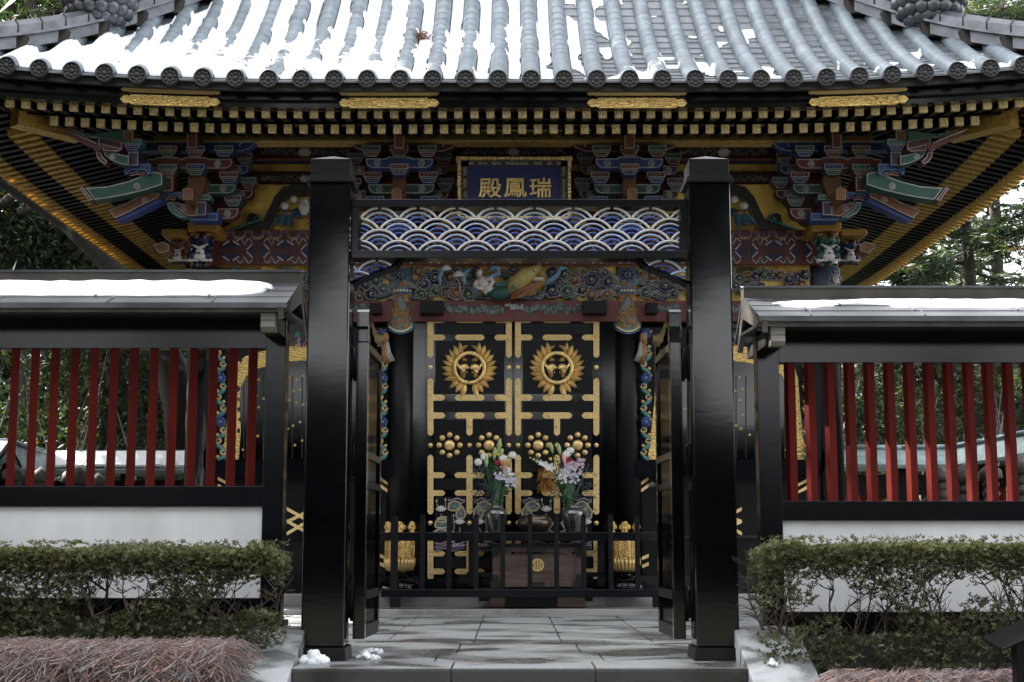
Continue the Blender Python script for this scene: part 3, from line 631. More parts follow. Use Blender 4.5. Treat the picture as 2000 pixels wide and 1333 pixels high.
# snow and litter on the roof
def hall_snow():
    from mathutils import noise
    m = MB(); dx, dy = PT/18, .034; xs = [-4.9+dx*i for i in range(int(9.6/dx))]; ys = [Y0+.0+dy*j for j in range(115)]; id_ = {}
    def th(x, y):
        f = abs((x/PT+.5) % 1 - .5)*2     # 1 mid-strip, 0 on a tube axis ... tube axes at (i+.5)*PT
        f = 1 - abs(((x/PT) % 1) - .5)*2   # 0 at strip centre, 1 at tube axis
        n = noise.noise(Vector((x*1.3, y*1.1, 3.1))); n2 = noise.noise(Vector((x*7, y*5, 1.7))); n3 = noise.noise(Vector((round(x/PT)*3.1, y*7.4//1, 8.)))
        cov = (.62 - x*.42) if x < 1.2 else (.17 - (x-1.2)*.05 + .75*n3)
        cov += .28*n + .22*n2
        if y > Y0+E-abs(x)-.22: return -1
        if f > .57+.10*n2+.06*n:     # on the round tile
            c2 = -.09 - x*.14 + .42*n + .25*n2 + .22*noise.noise(Vector((x*21, y*9, 5.))) - (.10 if y > Y0+1.0 else 0); return c2*.030 if c2 > 0 else -1
        return (cov-.25)*.045 if cov > .25 else -1
    def surf(x, y):
        f = 1 - abs(((x/PT) % 1) - .5)*2; u = (1-f)*PT/2; r = .079
        zt = pan(x, y) + (.022 + sqrt(max(0, r*r-u*u)) if u < r else 0); return max(pan(x, y)+.010, zt)
    V = {}
    for i, x in enumerate(xs):
        for j, y in enumerate(ys):
            t = th(x, y)
            if t > 0: V[i, j] = t
    Q = {k: (xs[k[0]], ys[k[1]]) for k in V}; nb = [(a, b) for a in (-1,0,1) for b in (-1,0,1) if a or b]
    bd = [k for k in V if any((k[0]+a, k[1]+b) not in V for a, b in nb)]
    for it in range(4):
        N_ = {}
        for k in bd:
            c_ = [Q[k[0]+a, k[1]+b] for a, b in nb if (k[0]+a, k[1]+b) in Q] + [Q[k]]; N_[k] = (sum(p_[0] for p_ in c_)/len(c_), sum(p_[1] for p_ in c_)/len(c_))
        Q.update(N_)
    for (i, j), t in V.items():
        id_[i, j] = len(m.v); edge = any((i+a, j+b) not in V for a, b in ((1,0),(-1,0),(0,1),(0,-1)))
        qx, qy = Q[i, j]; m.v.append(P3(qx, qy, surf(qx, qy) + (.002 if edge else .007+min(t, .030))))
    for (i, j) in V:
        q = [(i,j),(i+1,j),(i+1,j+1),(i,j+1)]
        if all(k in id_ for k in q): m.f.append([id_[k] for k in q]); m.m.append(0); m.s.append(True)
    tag(m.build('roof_snow', M['snow'], fix=False), "sunlit snow between the tile rows of the hall roof", kind='stuff')
hall_snow()
def litter(px, py, Yq, r, label, n, mt, seed, nm='needle_clump', cat="dry needles", par=None):
    q = random.Random(seed); m = MB(); c = at(px, py, Yq)
    for i in range(n):
        a = rvec(q); a.z *= .6; p0 = c + rvec(q)*r*.35; p1 = p0 + a*r*q.uniform(.5, 1.0); m.tube([p0, (p0+p1)/2+rvec(q)*r*.2, p1], .0035, 4)
    return tag(m.build(nm, mt), label, cat)
def on_roof(px, py):
    for k in range(400):
        Y = (11.9+k*.01)*K; p_ = at(px, py, Y); 
        if (p_.z-HC)/K <= pan((p_.x-HX)/K, Y/K): return Y
    return 13*K
litter(822, 74, on_roof(822, 78)-.10, .15, "reddish ball of dry cedar needles lying on the snowy roof", 130, M['redtwig2'], 4)
litter(522, 113, on_roof(522, 115)-.06, .06, "tiny dry twig sprig on the snow near the eave", 14, M['redtwig2'], 5, 'twig_sprig', 'twig')
lf = MB(); c = at(893, 72, on_roof(893, 73)-.04); quad(lf, c, Vector((.03,0,.004)), Vector((0,.008,.007)), 0); tag(lf.build('fallen_leaf', M['leaf_a'], fix=False), "single dark leaf on the snow of the hall roof", "leaf")
# ================================================================ painted brackets, beams and carvings of the front
AX = 1003.0                                   # photo column of the hall's axis at the wall
Wl = 14.0
PA = [M['pale'], M['black']]
def fin(mb, nm, mats, parent, mirror, **k):
    o = mb.build(nm, mats, parent, **k)
    if mirror is not None: mb.mir(HX).build(nm, mats, mirror, **k)
    return o
def plaque_plate(m, pts, Y, th, b=1.9, core=1):
    "a painted timber face: dark body, pale outline, coloured field"
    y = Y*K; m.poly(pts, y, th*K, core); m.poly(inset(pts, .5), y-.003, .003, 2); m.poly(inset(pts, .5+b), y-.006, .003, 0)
def painted(nm, pts, Y, th, col, parent, mirror=None, b=1.9, dots=0, line='pale'):
    m = MB(); plaque_plate(m, pts, Y, th, b)
    if dots:
        cx = sum(p_[0] for p_ in pts)/len(pts); cy = sum(p_[1] for p_ in pts)/len(pts); w = max(p_[0] for p_ in pts)-min(p_[0] for p_ in pts)
        for k in range(-1, 2): m.rect(cx+k*w*.2-1.2, cx+k*w*.2+1.2, cy-.7, cy+.7, Y*K-.008, .002, 2)
    return fin(m, nm, [M[col], M['dark_'+col] if 'dark_'+col in M else M['black'], M[line]], parent, mirror)
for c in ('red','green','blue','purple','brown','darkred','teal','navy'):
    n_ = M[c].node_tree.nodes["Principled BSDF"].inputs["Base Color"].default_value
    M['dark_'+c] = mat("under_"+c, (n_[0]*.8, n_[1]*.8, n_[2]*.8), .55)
def masu(cx, y0, c1, c2, Y, parent, mirror=None, w=37, h1=11.5, h2=10, th=.16, below=True):
    painted('bearing_block', [(cx-w/2,y0),(cx+w/2,y0),(cx+w/2,y0+h1),(cx-w/2,y0+h1)], Y, th, c1, parent, mirror, dots=1)
    if below:
        a, b_ = w/2-2, w/2-8.5; y1, y2 = y0+h1+1, y0+h1+1+h2
        painted('bearing_block', [(cx-a,y1),(cx+a,y1),(cx+a-2.5,y1+h2*.45),(cx+b_,y2),(cx-b_,y2),(cx-a+2.5,y1+h2*.45)], Y+.02, th*.8, c2, parent, mirror, b=1.5, dots=1)
def roundel(m, cx, cy, r, Y, style, mi=2):
    "white family roundels painted on the bracket arms"
    y = Y*K-.008; ring = lambda R0, R1, n=18: [(at(cx+cos(2*pi*k/n)*R0, cy+sin(2*pi*k/n)*R0, y), at(cx+cos(2*pi*k/n)*R1, cy+sin(2*pi*k/n)*R1, y)) for k in range(n)]
    rr = ring(r*.80, r); n = len(rr); m.add([tuple(p_) for ab in rr for p_ in ab], [(2*k, 2*k+1, 2*((k+1)%n)+1, 2*((k+1)%n)) for k in range(n)], mi)
    if style == 0:
        for k in range(8): 
            a = 2*pi*k/8; c = at(cx+cos(a)*r*.52, cy+sin(a)*r*.52, y); m.ball(tuple(c), (.26*r*K*.0051, .003, .26*r*K*.0051), mi, 8, 4)
        c = at(cx, cy, y); m.ball(tuple(c), (.24*r*K*.0051, .003, .24*r*K*.0051), mi, 8, 4)
    elif style == 1:
        for k in range(12):
            a = 2*pi*k/12; m.tube([at(cx+cos(a)*r*.2, cy+sin(a)*r*.2, y), at(cx+cos(a)*r*.75, cy+sin(a)*r*.75, y)], .0042, 4, mi)
    else:
        for k in range(3):
            a = 2*pi*k/3; m.tube([at(cx+cos(a+t*.4)*r*(.3+.1*t), cy+sin(a+t*.4)*r*(.3+.1*t), y) for t in range(5)], [.014,.012,.009,.006,.003], 5, mi)
def arm(x0, x1, y0, y1, col, Y, parent, mirror=None, th=.13, lr=(1,1), rs=None, humps=()):
    "bracket arm with rounded lower corners"
    r = (y1-y0)*.95; pts = [(x0, y0)]
    for h in humps: pts += [(h-26, y0), (h-20, y0-3.5), (h+20, y0-3.5), (h+26, y0)]
    pts += [(x1, y0)]
    if lr[1]: pts += [(x1-r*.9*(1-cos(a)), y0+r*.25+(y1-y0-r*.25)*sin(a)) for a in (.25,.6,.95,1.3)] + [(x1-r*1.1, y1)]
    else: pts += [(x1, y1)]
    if lr[0]: pts += [(x0+r*1.1, y1)] + [(x0+r*.9*(1-cos(a)), y0+r*.25+(y1-y0-r*.25)*sin(a)) for a in (1.3,.95,.6,.25)]
    else: pts += [(x0, y1)]
    m = MB(); plaque_plate(m, pts, Y, th, 2.0)
    for q in (rs or []): roundel(m, q[0], (y0+y1)/2, min(7.2, (y1-y0)*.36), Y, q[1])
    # thickness of the arm's underside, set back and outlined
    m.poly([(p_[0], p_[1]+3.2) for p_ in inset(pts, 3)], (Y+.03)*K, th*K, 2)
    return fin(m, 'bracket_arm', [M[col], M['dark_'+col] if 'dark_'+col in M else M['black'], M['pale']], parent, mirror)
def nose(cx, w, y0, y1, col, Y, parent, mirror=None, pent=False, th=.3, line='pale'):
    p_ = [(cx-w/2, y0+(4 if pent else 0))] + ([(cx, y0)] if pent else []) + [(cx+w/2, y0+(4 if pent else 0)), (cx+w/2*.94, y1), (cx-w/2*.94, y1)]
    return painted('tail_rafter', p_, Y, th, col, parent, mirror, line=line)
def bset(label=None):
    m = MB(); m.rect(770, 790, 300, 420, 13.95*K, .02)  # hidden core post
    return m
# ---- the two bracket sets over the middle columns
cA, cB = bset().build('bracket_set', M['darkred'], hall), bset().mir(HX).build('bracket_set', M['darkred'], hall)
c = 779.5
nose(c, 21, 258, 291, 'brown', 12.95, cA, cB)
for dx, p1, p2 in ((-54.5,'green','red'), (0,'purple','brown'), (55,'green','red')): masu(c+dx, 284, p1, p2, 13.1, cA, cB)
arm(714, 846, 309.5, 329, 'blue', 13.14, cA, cB, rs=((737,1),(823,2)), humps=(c,))
masu(c, 319.5, 'brown', 'blue', 13.02, cA, cB)
for dx in (-52, 57): masu(c+dx, 335.5, 'red', 'blue', 13.28, cA, cB)
m = MB(); m.rect(767, 792, 344, 392, 13.2*K, .5*K); fin(m, 'tail_rafter_root', M['dark_brown'], cA, cB)
arm(719, 848, 360, 378.5, 'green', 13.32, cA, cB, rs=((741,2),(824,1)))
nose(c-5, 21, 366, 391, 'brown', 12.98, cA, cB, pent=True, line='orange')
for x0, x1 in ((715,751),(821,857)): painted('bearing_block', [(x0,383),(x1,383),(x1,395),(x0,395)], 13.36, .2, 'blue', cA, cB, dots=1); painted('bearing_block', [(x0+2,396),(x1-2,396),(x1-8,406),(x0+8,406)], 13.38, .16, 'green', cA, cB)
arm(722, 846, 407, 425, 'red', 13.42, cA, cB, rs=((742,0),(826,0)))
masu(c, 412, 'green', 'blue', 13.3, cA, cB); painted('bearing_block', [(755,436),(805,436),(805,449),(755,449)], 13.3, .4, 'blue', cA, cB)
for s in (-1, 1):
    X = lambda v: c + s*v
    for x, y, a, b_ in ((86,299,'green','red'),(90,348,'purple','green')): masu(X(x), y, a, b_, 13.62, cA, cB, w=33)
    q = sorted((X(66), X(95.5))); arm(q[0], q[1], 324, 342.5, 'purple', 13.66, cA, cB, lr=(s < 0, s > 0), rs=((X(77),0),))
    q = sorted((X(66), X(97))); arm(q[0], q[1], 372, 391, 'darkred', 13.68, cA, cB, lr=(s < 0, s > 0), rs=((X(78),0),))
# ---- the corner bracket sets
kA, kB = bset(), None
kA = MB().rect(386, 404, 300, 425, 13.95*K, .02); kB = kA.mir(HX).build('corner_bracket_set', M['darkred'], hall); kA = kA.build('corner_bracket_set', M['darkred'], hall)
nose(250, 21, 255, 277, 'brown', 12.62, kA, kB); nose(375, 20, 252, 290, 'brown', 12.95, kA, kB)
m = MB(); m.poly([(120,252),(150,262),(172,271),(188,279),(196,292),(183,287),(165,281),(146,270),(128,262)], 12.5*K, .1*K, 0); m.tube([at(x, y, 12.49*K) for x, y in ((122,254),(150,264),(172,273),(188,281))], .007, 4, 1); fin(m, 'hip_nose', [M['red'], M['pale']], kA, kB)
m = MB(); m.poly([(138,253),(180,262),(236,256),(236,276),(194,268),(172,266)], 12.56*K, .08*K, 0); m.tube([at(x, y, 12.55*K) for x, y in ((140,255),(150,260),(158,258),(164,265),(172,262),(178,268),(190,268))], .006, 4, 1); fin(m, 'hip_cloud', [M['green'], M['pale']], kA, kB)
painted('hip_block', [(192,267),(238,276),(238,292),(226,290),(192,281)], 12.58, .14, 'darkred', kA, kB); painted('hip_block', [(176,283),(196,280),(198,293),(186,296)], 12.55, .14, 'red', kA, kB); painted('hip_block', [(198,281),(240,291),(230,297),(200,295)], 12.57, .14, 'red', kA, kB)
m = MB(); plaque_plate(m, [(200,296),(216,295),(232,301),(252,305),(252,324),(236,321),(218,314),(206,306)], 12.6, .14); roundel(m, 219, 307, 6.5, 12.6, 0); fin(m, 'bracket_arm', [M['green'], M['dark_green'], M['pale']], kA, kB)
painted('bracket_arm', [(187,297),(197,296),(201,307),(210,315),(206,322),(196,317),(189,308)], 12.58, .14, 'red', kA, kB)
masu(258, 271.5, 'teal', 'blue', 12.62, kA, kB); nose(260, 21, 296, 324, 'purple', 12.66, kA, kB)
def cusp_block(x0, x1, y0, y1, Y):
    m = MB(); w = x1-x0; xm = (x0+x1)/2
    plaque_plate(m, [(x0,y0),(x1,y0),(x1,y1),(x1-6,y1),(x1-9,y1-7),(xm+5,y1-9),(xm,y1-6),(xm-5,y1-9),(x0+9,y1-7),(x0+6,y1),(x0,y1)], Y, .2, 1.6)
    fin(m, 'cusped_block', [M['blue'], M['dark_blue'], M['skyblue']], kA, kB)
    painted('cusped_block', [(x0+9,y1-4),(xm-3,y1-7),(xm,y1-3),(xm+3,y1-7),(x1-9,y1-4),(x1-14,y1+3),(xm,y1+1),(x0+12,y1+4)], Y+.03, .1, 'red', kA, kB, b=1.2)
cusp_block(243, 294, 320, 341, 12.7); cusp_block(311, 355, 375, 389, 13.0)
for cx, p1, p2 in ((327,'brown','green'), (381.5,'purple','red'), (437,'green','blue')): masu(cx, 284, p1, p2, 13.0, kA, kB)
arm(287, 454, 310.5, 330, 'red', 13.04, kA, kB, lr=(0,1), rs=((425,0),), humps=(327,381))
masu(327, 320.5, 'green', 'brown', 12.92, kA, kB); masu(381.5, 320, 'blue', 'green', 12.96, kA, kB); nose(328, 21, 345, 374, 'red', 12.95, kA, kB)
m = MB(); m.poly([(368,343),(400,343),(402,356),(392,384),(376,392),(366,372)], 13.05*K, .4*K, 0); fin(m, 'tail_rafter_root', M['dark_brown'], kA, kB)
nose(366.5, 21, 366, 391, 'brown', 12.82, kA, kB, pent=True, line='orange')
# long tail rafters thrust out to the corner
m = MB(); plaque_plate(m, [(167,367),(210,364),(250,354),(300,335),(317,339),(317,361),(284,372),(246,381),(215,387),(184,391)], 12.75, .16, 2.2); roundel(m, 267, 364, 6.6, 12.75, 1); fin(m, 'corner_tail_rafter', [M['green'], M['dark_green'], M['pale']], kA, kB)
painted('corner_tail_rafter', [(155,367),(163,366),(182,391),(173,393)], 12.74, .16, 'red', kA, kB)
m = MB(); plaque_plate(m, [(211,411),(246,397),(280,378),(311,377),(309,386),(277,402),(252,415),(225,427)], 12.9, .16, 1.6); roundel(m, 282, 391, 6.6, 12.9, 1); fin(m, 'corner_tail_rafter', [M['brown'], M['dark_brown'], M['pale']], kA, kB)
m = MB(); m.poly([(226,429),(262,413),(310,388),(318,392),(270,416),(232,433)], 12.92*K, .14*K, 0); fin(m, 'corner_tail_rafter', [M['blue']], kA, kB)
painted('corner_tail_rafter', [(298,480),(318,472),(330,478),(330,490),(312,496)], 13.4, .2, 'brown', kA, kB, b=1.3)
# lower tier of the corner
masu(395, 380, 'teal', 'green', 13.1, kA, kB, w=32, below=False); nose(393, 20, 394, 421, 'purple', 13.05, kA, kB)
painted('bearing_block', [(371,416),(426,416),(426,431),(371,431)], 13.12, .2, 'blue', kA, kB, line='skyblue')
m = MB(); plaque_plate(m, [(338,394),(352,397),(372,401),(384,402),(384,422),(368,423),(352,414),(342,405)], 13.08, .12); roundel(m, 357, 408, 6, 13.08, 1); fin(m, 'bracket_arm', [M['brown'], M['dark_brown'], M['pale']], kA, kB)
painted('bracket_arm', [(326,396),(337,394),(341,406),(352,416),(366,424),(352,425),(337,418),(328,408)], 13.06, .12, 'teal', kA, kB)
arm(404, 460, 360, 378.5, 'green', 13.2, kA, kB, lr=(0,1), rs=((435,1),)); masu(446.5, 335.5, 'red', 'blue', 13.16, kA, kB)
masu(455, 381, 'purple', 'green', 13.3, kA, kB, w=34); arm(424, 466, 407, 428, 'red', 13.34, kA, kB, lr=(0,1), rs=((444,0),))
masu(477, 298.5, 'darkred', 'teal', 13.56, kA, kB, w=31); arm(455, 486, 323, 341, 'blue', 13.6, kA, kB, lr=(0,1), rs=((466,2),))
masu(485, 346, 'teal', 'red', 13.62, kA, kB, w=31); arm(462, 494, 371, 388, 'darkred', 13.66, kA, kB, lr=(0,1), rs=((473,2),))
# ---- the wall behind: purlin, painted boards, gilt panels
HW = AX - 395
def full(nm, y0, y1, Y, th, mt, xa=395, parent=None):
    m = MB(); m.rect(xa, 2*AX-xa, y0, y1, Y*K, th*K); return m.build(nm, M[mt], parent or hall)
full('purlin', 259, 274, 13.25, .2, 'ochre', 300); full('gilt_purlin_edge', 274, 277, 13.2, .2, 'gold_paint', 300)
full('wall_board', 276, 520, 14.0, .06, 'darkred'); full('ceiling_board', 262, 285, 13.7, .05, 'black', 330)
full('gilt_wall_band', 321, 335, 13.97, .03, 'gold_leaf'); full('painted_wall_band', 313, 321, 13.96, .03, 'navy'); full('wall_ledge', 309, 312.5, 13.9, .1, 'brown'); full('wall_ledge', 336, 339, 13.93, .06, 'black')
# swirl-ended beams above the brackets
for x0, x1, col, hA, Yb in ((262,497,'blue',kA,13.2), (683,895,'darkred',cA,13.3)):
    mr = kB if hA is kA else cB; m = MB(); plaque_plate(m, [(x0,277),(x1-2,277),(x1+3,281),(x1-8,290),(x1-24,296),(x0,296)] if x0 < 400 else [(x0+12,277),(x1-8,277),(x1-1,281),(x1-12,290),(x1-30,297),(x0+32,297),(x0+13,290),(x0+2,281)], Yb, .1)
    for e, s in ((x1, 1),) + (((x0, -1),) if x0 > 400 else ()):
        m.tube([at(e-s*(34-3*t)+s*4*cos(t*.9), 285-1.2*t+4*sin(t*.9), Yb*K-.01) for t in range(8)], .008, 4, 2)
    fin(m, 'swirl_beam', [M[col], M['dark_'+col], M['pale']], hA, mr)
def vine(m, x0, x1, yc, amp, Y, q, mi=0, lw=.006):
    "pale outlined leaf sprays painted along a board"
    n = int(abs(x1-x0)/3.4); m.tube([at(x0+(x1-x0)*t/n, yc+sin(t*1.1)*amp*.5, Y*K-.006) for t in range(n+1)], lw*.8, 4, mi)
    for t in range(n):
        x = x0+(x1-x0)*(t+.5)/n; s = q.choice((-1,1)); L_ = q.uniform(.6, 1.1)*amp; a0 = q.uniform(.5, 1.2)
        pts = [(x, yc), (x+cos(a0)*L_*.6, yc+s*sin(a0)*L_*.6), (x+cos(a0)*L_*.9+s*1.2, yc+s*sin(a0)*L_*1.0), (x+cos(a0)*L_*.5+3, yc+s*sin(a0)*L_*.9)]
        m.tube([at(px_, py_, Y*K-.006) for px_, py_ in pts], lw*.75, 4, mi)
def lotus_flower(m, cx, cy, r, Y, mi, squash=.75):
    for ring, n, k in ((1, 11, 0), (.68, 9, .3), (.38, 6, .1)):
        for j in range(n):
            a = 2*pi*(j+k)/n; c = at(cx+cos(a)*r*ring*.72, cy+sin(a)*r*ring*.72*squash, Y*K-.006-.006*(1.2-ring))
            m.ball(tuple(c), (r*.30*.0061, .006, r*.15*.0061), mi, 7, 4, Matrix.Rotation(atan2(sin(a)*squash, cos(a)), 3, 'Y'))
qv = random.Random(11)
for (x0, x1, y0, y1, fl_) in ((500,690,286,308,1), (500,690,340,357,0), (893,1113,286,306,1)):
    for mirr in ((False, True) if x0 < 800 else (False,)):
        m = MB(); m.rect(x0, x1, y0, y1, 13.95*K, .03*K, 0); xm = (x0+x1)/2; yc = (y0+y1)/2
        vine(m, xm-14, x0+10, yc, (y1-y0)*.42, 13.95, qv, 1); vine(m, xm+14, x1-10, yc, (y1-y0)*.42, 13.95, qv, 1)
        vine(m, xm-18, x0+24, yc-1, (y1-y0)*.36, 13.945, qv, 3, .005); vine(m, xm+18, x1-24, yc-1, (y1-y0)*.36, 13.945, qv, 3, .005)
        lotus_flower(m, xm, yc+1, (y1-y0)*.6, 13.94, 2)
        (m.mir(HX) if mirr else m).build('floral_board', [M['darkred'], M['pale'], M['white'], M['green']], hall)
# ---- frog-leg struts with carved birds on gilt panels (side bays, and the middle bay behind the plaque)
def frogleg(xc, parent_m):
    def mk(mirr):
        X0 = 2*xc
        bb = lambda m: (m.mir(HX) if mirr else m)
        m = MB(); L_ = [(430,449),(447,440),(463,424),(476,404),(490,388),(499,361)]
        m.poly([(x+xc-594, y) for x, y in L_] + [(2*594-x+xc-594, y) for x, y in L_[::-1]], 13.96*K, .03*K, 0)
        pn = bb(m).build('gilt_panel', M['gold_leaf'], hall)
        m = MB(); o = [(450,449),(462,443),(480,438),(484,420),(492,416),(500,418),(507,428),(503,437),(512,433),(524,410),(536,384),(552,366),(570,361),(594,361)]
        inn = [(594,380),(575,381),(560,385),(548,398),(538,420),(527,449)]
        left = [(x+xc-594, y) for x, y in o+inn]; m.poly(left, 13.86*K, .1*K, 0); m.poly([(2*xc-x, y) for x, y in left], 13.86*K, .1*K, 0)
        for s in (-1, 1):
            f = lambda x: xc + s*(594-x)*-1 if s < 0 else xc + (594-x)
            f = (lambda x: xc-(594-x)) if s < 0 else (lambda x: xc+(594-x))
            m.tube([at(f(x), y, 13.85*K) for x, y in ((594,381),(575,382),(561,386),(549,399),(539,421),(528,449))], .006, 4, 1)
            m.tube([at(f(500+9*cos(t*.7-1.2)*(1-t*.1)), 427+9*sin(t*.7-1.2)*(1-t*.1), 13.845*K) for t in range(9)], .014, 5, 2)
            m.tube([at(f(x), y, 13.85*K) for x, y in ((455,448),(470,443),(484,436),(494,434))], .012, 5, 2)
        bb(m).build('frog_leg_strut', [M['black'], M['ochre'], M['teal']], pn)
        m = MB(); q = random.Random(3)
        for s in (-1, 1):
            for j in range(8):   # folded wing feathers
                a = .5+j*.11; x0, y0 = xc+s*(6+j), 408
                m.tube([at(x0, y0, 13.84*K), at(x0+s*(18+3*j), y0+14+j*.5, 13.82*K), at(x0+s*(20+4*j), y0+38-j*1.2, 13.83*K)], [.018,.022,.008], 5, j % 3)
            m.ball(tuple(at(xc+s*38, 402, 13.83*K)), (.055,.03,.05), 3); m.ball(tuple(at(xc+s*20, 390, 13.84*K)), (.05,.03,.045), 3); m.ball(tuple(at(xc+s*30, 416, 13.82*K)), (.04,.03,.025), 4)
            for j in range(16):
                x, y = xc+s*q.uniform(8, 48), q.uniform(388, 440); a = rvec(q); quad(m, at(x, y, 13.84*K), Vector((a.x,.1*a.y,a.z))*.07, Vector((-a.z,.2,a.x))*.028, q.choice((0,1,4)))
        m.ball(tuple(at(xc, 405, 13.82*K)), (.07,.05,.10), 3); m.ball(tuple(at(xc+4, 392, 13.80*K)), (.035,.03,.035), 3); m.ball(tuple(at(xc+9, 393, 13.79*K)), (.02,.012,.01), 4)
        bb(m).build('carved_bird', [M['blue'], M['teal'], M['green'], M['white'], M['orange']], pn)
    mk(False)
    if parent_m: mk(True)
frogleg(594, True); frogleg(AX, False)
# ---- painted beam with cloud-edged lozenges (three bays) and zigzag border
bm = MB(); bm.rect(395, 2*AX-395, 449, 517, 13.9*K, .3*K, 0); beam = bm.build('painted_beam', M['red'], hall)
m = MB(); n = 0
x = 430.
zz = []
while x < 2*AX-430:
    zz += [(x,463),(x+8,463),(x+13,458),(x+13,451),(x+26,451),(x+26,458),(x+30,463)]; x += 35.3
for k, (dy, r, mi) in enumerate(((0,.013,0),(3.5,.006,1))): m.tube([at(a, b_+dy, 13.9*K-.004) for a, b_ in zz], r, 4, mi, smooth=False)
x = 430.
while x < 2*AX-440:
    for (cx, cy, mi) in ((x+19.5,455,2),(x+2,458,2),(x+19.5,451,2)): m.poly([(cx-5,cy),(cx,cy-4),(cx+5,cy),(cx+3,cy+4),(cx-3,cy+4)], 13.9*K-.008, .008, mi)
    x += 35.3
m.build('zigzag_border', [M['orange'], M['pale'], M['blue']], beam)
m = MB(); k = 0; x = 451.
while x < 2*AX-440:
    v = k % 2; cx, cy = x, 490
    if v == 0:
        for s in (-1, 1): m.poly([(cx-24,cy+s*2),(cx-14,cy+s*15),(cx-4,cy+s*19),(cx+4,cy+s*19),(cx+14,cy+s*15),(cx+24,cy+s*2),(cx+10,cy+s*7),(cx-10,cy+s*7)], 13.9*K-.006, .006, 0)
        m.poly([(cx-17,cy),(cx,cy-6),(cx+17,cy),(cx,cy+6)], 13.9*K-.008, .008, 3)
    else:
        for s in (-1, 1): m.poly([(cx+s*2,cy-22),(cx+s*12,cy-14),(cx+s*22,cy),(cx+s*12,cy+14),(cx+s*2,cy+22),(cx+s*7,cy+9),(cx+s*7,cy-9)], 13.9*K-.006, .006, 0)
        m.poly([(cx,cy-16),(cx+6,cy),(cx,cy+16),(cx-6,cy)], 13.9*K-.008, .008, 3)
    for sx in (-1, 1):
        for sy in (-1, 1):
            for t in range(4):
                a, b_ = (cx+sx*(5+3.1*t), cy+sy*(18.5-2.2*t)) if v == 0 else (cx+sx*(12+2.9*t), cy+sy*(12.5-3.1*t)); c = at(a, b_, 13.9*K-.010); m.ball(tuple(c), (.0115,.006,.0115), 1, 7, 4)
    hx = x+26.5
    for s in (-1, 1):
        yy = cy+s*20; m.poly([(hx-5,yy),(hx,yy-s*8),(hx+5,yy),(hx+3,yy+s*4),(hx-3,yy+s*4)], 13.9*K-.007, .007, 2)
        for t in (-1, 1): m.tube([at(hx+t*(4+2.2*j), yy+s*(1+sin(j*.9)*3.2), 13.9*K-.008) for j in range(6)], .0055, 4, 1)
        m.tube([at(hx-5, yy+s*1, 13.9*K-.009), at(hx, yy-s*8.5, 13.9*K-.009), at(hx+5, yy+s*1, 13.9*K-.009)], .005, 4, 1)
    x += 53; k += 1
m.build('painted_lozenges', [M['navy'], M['white'], M['green'], M['darkred']], beam)
# ---- corner heads: lion nosings under yellow caps
def lion(xc, yc, Y, sc, body, parent, ang=0, mirror=False):
    m = MB(); c = at(xc, yc, Y*K); u = .0061*sc
    def B(dx, dy, dz, r, mi, rot=None): m.ball((c.x+dx*u, c.y+dz*u, c.z-dy*u), tuple(k_*u for k_ in ((r,)*3 if not isinstance(r, tuple) else r)), mi, 12, 8, rot)
    B(0,0,6,(21,18,22),0); B(0,-10,-8,(17,12,10),0); B(0,2,-14,(12,9,6),0); B(0,18,-4,(19,14,16),0)
    for s in (-1, 1):
        B(s*8,-16,-15,(5,5,5),4); B(s*8,-16.5,-19,(2.6,2.2,2.6),2); B(s*5,-4,-20,(3.4,3,2.6),0); B(s*20,-12,0,(5,4,8),0); B(s*13,-22,-8,(8,5,4),4); B(s*15,20,-10,(8,8,9),0); B(s*17,4,-4,(7,8,8),0)
        m.tube([(c.x+s*u*(4+2.4*j), c.y-u*(20-.8*j), c.z-u*(3-1.3*j*.5+(j-3)**2*.2)) for j in range(6)], .9*u, 5, 1)
        for j in range(6): B(s*(3+3.6*j),28+.5*(j%2),-14+.8*j,(2.4,3.0,3.6),1)
    m.tube([(c.x+u*(j-6)*2.0, c.y-u*21, c.z+u*(-1.5-(1-abs(j-6)/6)*4.5)) for j in range(13)], 1.5*u, 6, 1)
    for j in range(7): B((j-3)*3.0,7+abs(j-3)*-.8,-20,(1.3,1.5,2),1)
    B(0,14,-14,(9,8,9),1); B(0,22,-16,(12,6,7),1); B(0,17,-21,(3.4,2,1.8),3)
    q = random.Random(5)
    for j in range(16): B(q.uniform(-17,17),q.uniform(-6,24),-13,(1.6,1.5,1.6),1)
    for j in range(9):   # curled mane
        B((j-4)*4.6,-24+abs(j-4)*1.2,-2,(3.6,5,3.6),4 if j % 2 else 0)
    for j in range(7): B((j-3)*5.4,37,-6,(3.2,5,3.4),(3,2,5)[j % 3])
    (m.mir(HX) if mirror else m).build('lion_head', [body, M['white'], M['black'], M['red'], M['orange'], M['teal']], parent)
def head_cap(x0, x1, y0, y1, Y, parent, mirror):
    m = MB(); n = 14; pts = [(x0+2,y0),(x1-2,y0),(x1,y0+3),(x1,y1-4)] + [(x1-(x1-x0)*t/8, y1-3*sin(pi*t/8)-1) for t in range(1, 8)] + [(x0,y1-4),(x0,y0+3)]
    m.poly(pts, Y*K, .5*K); (m.mir(HX) if mirror else m).build('head_cap', M['cap_yellow'], parent, bevel=.01)
M['wrap_dark'] = mat('wrap_dark_blue', (.05,.075,.115), .5, vary=.3, vscale=20)
M['cap_yellow'] = mat("yellow_painted_cap", (.30,.16,.022), .4, vary=.3, vscale=5)
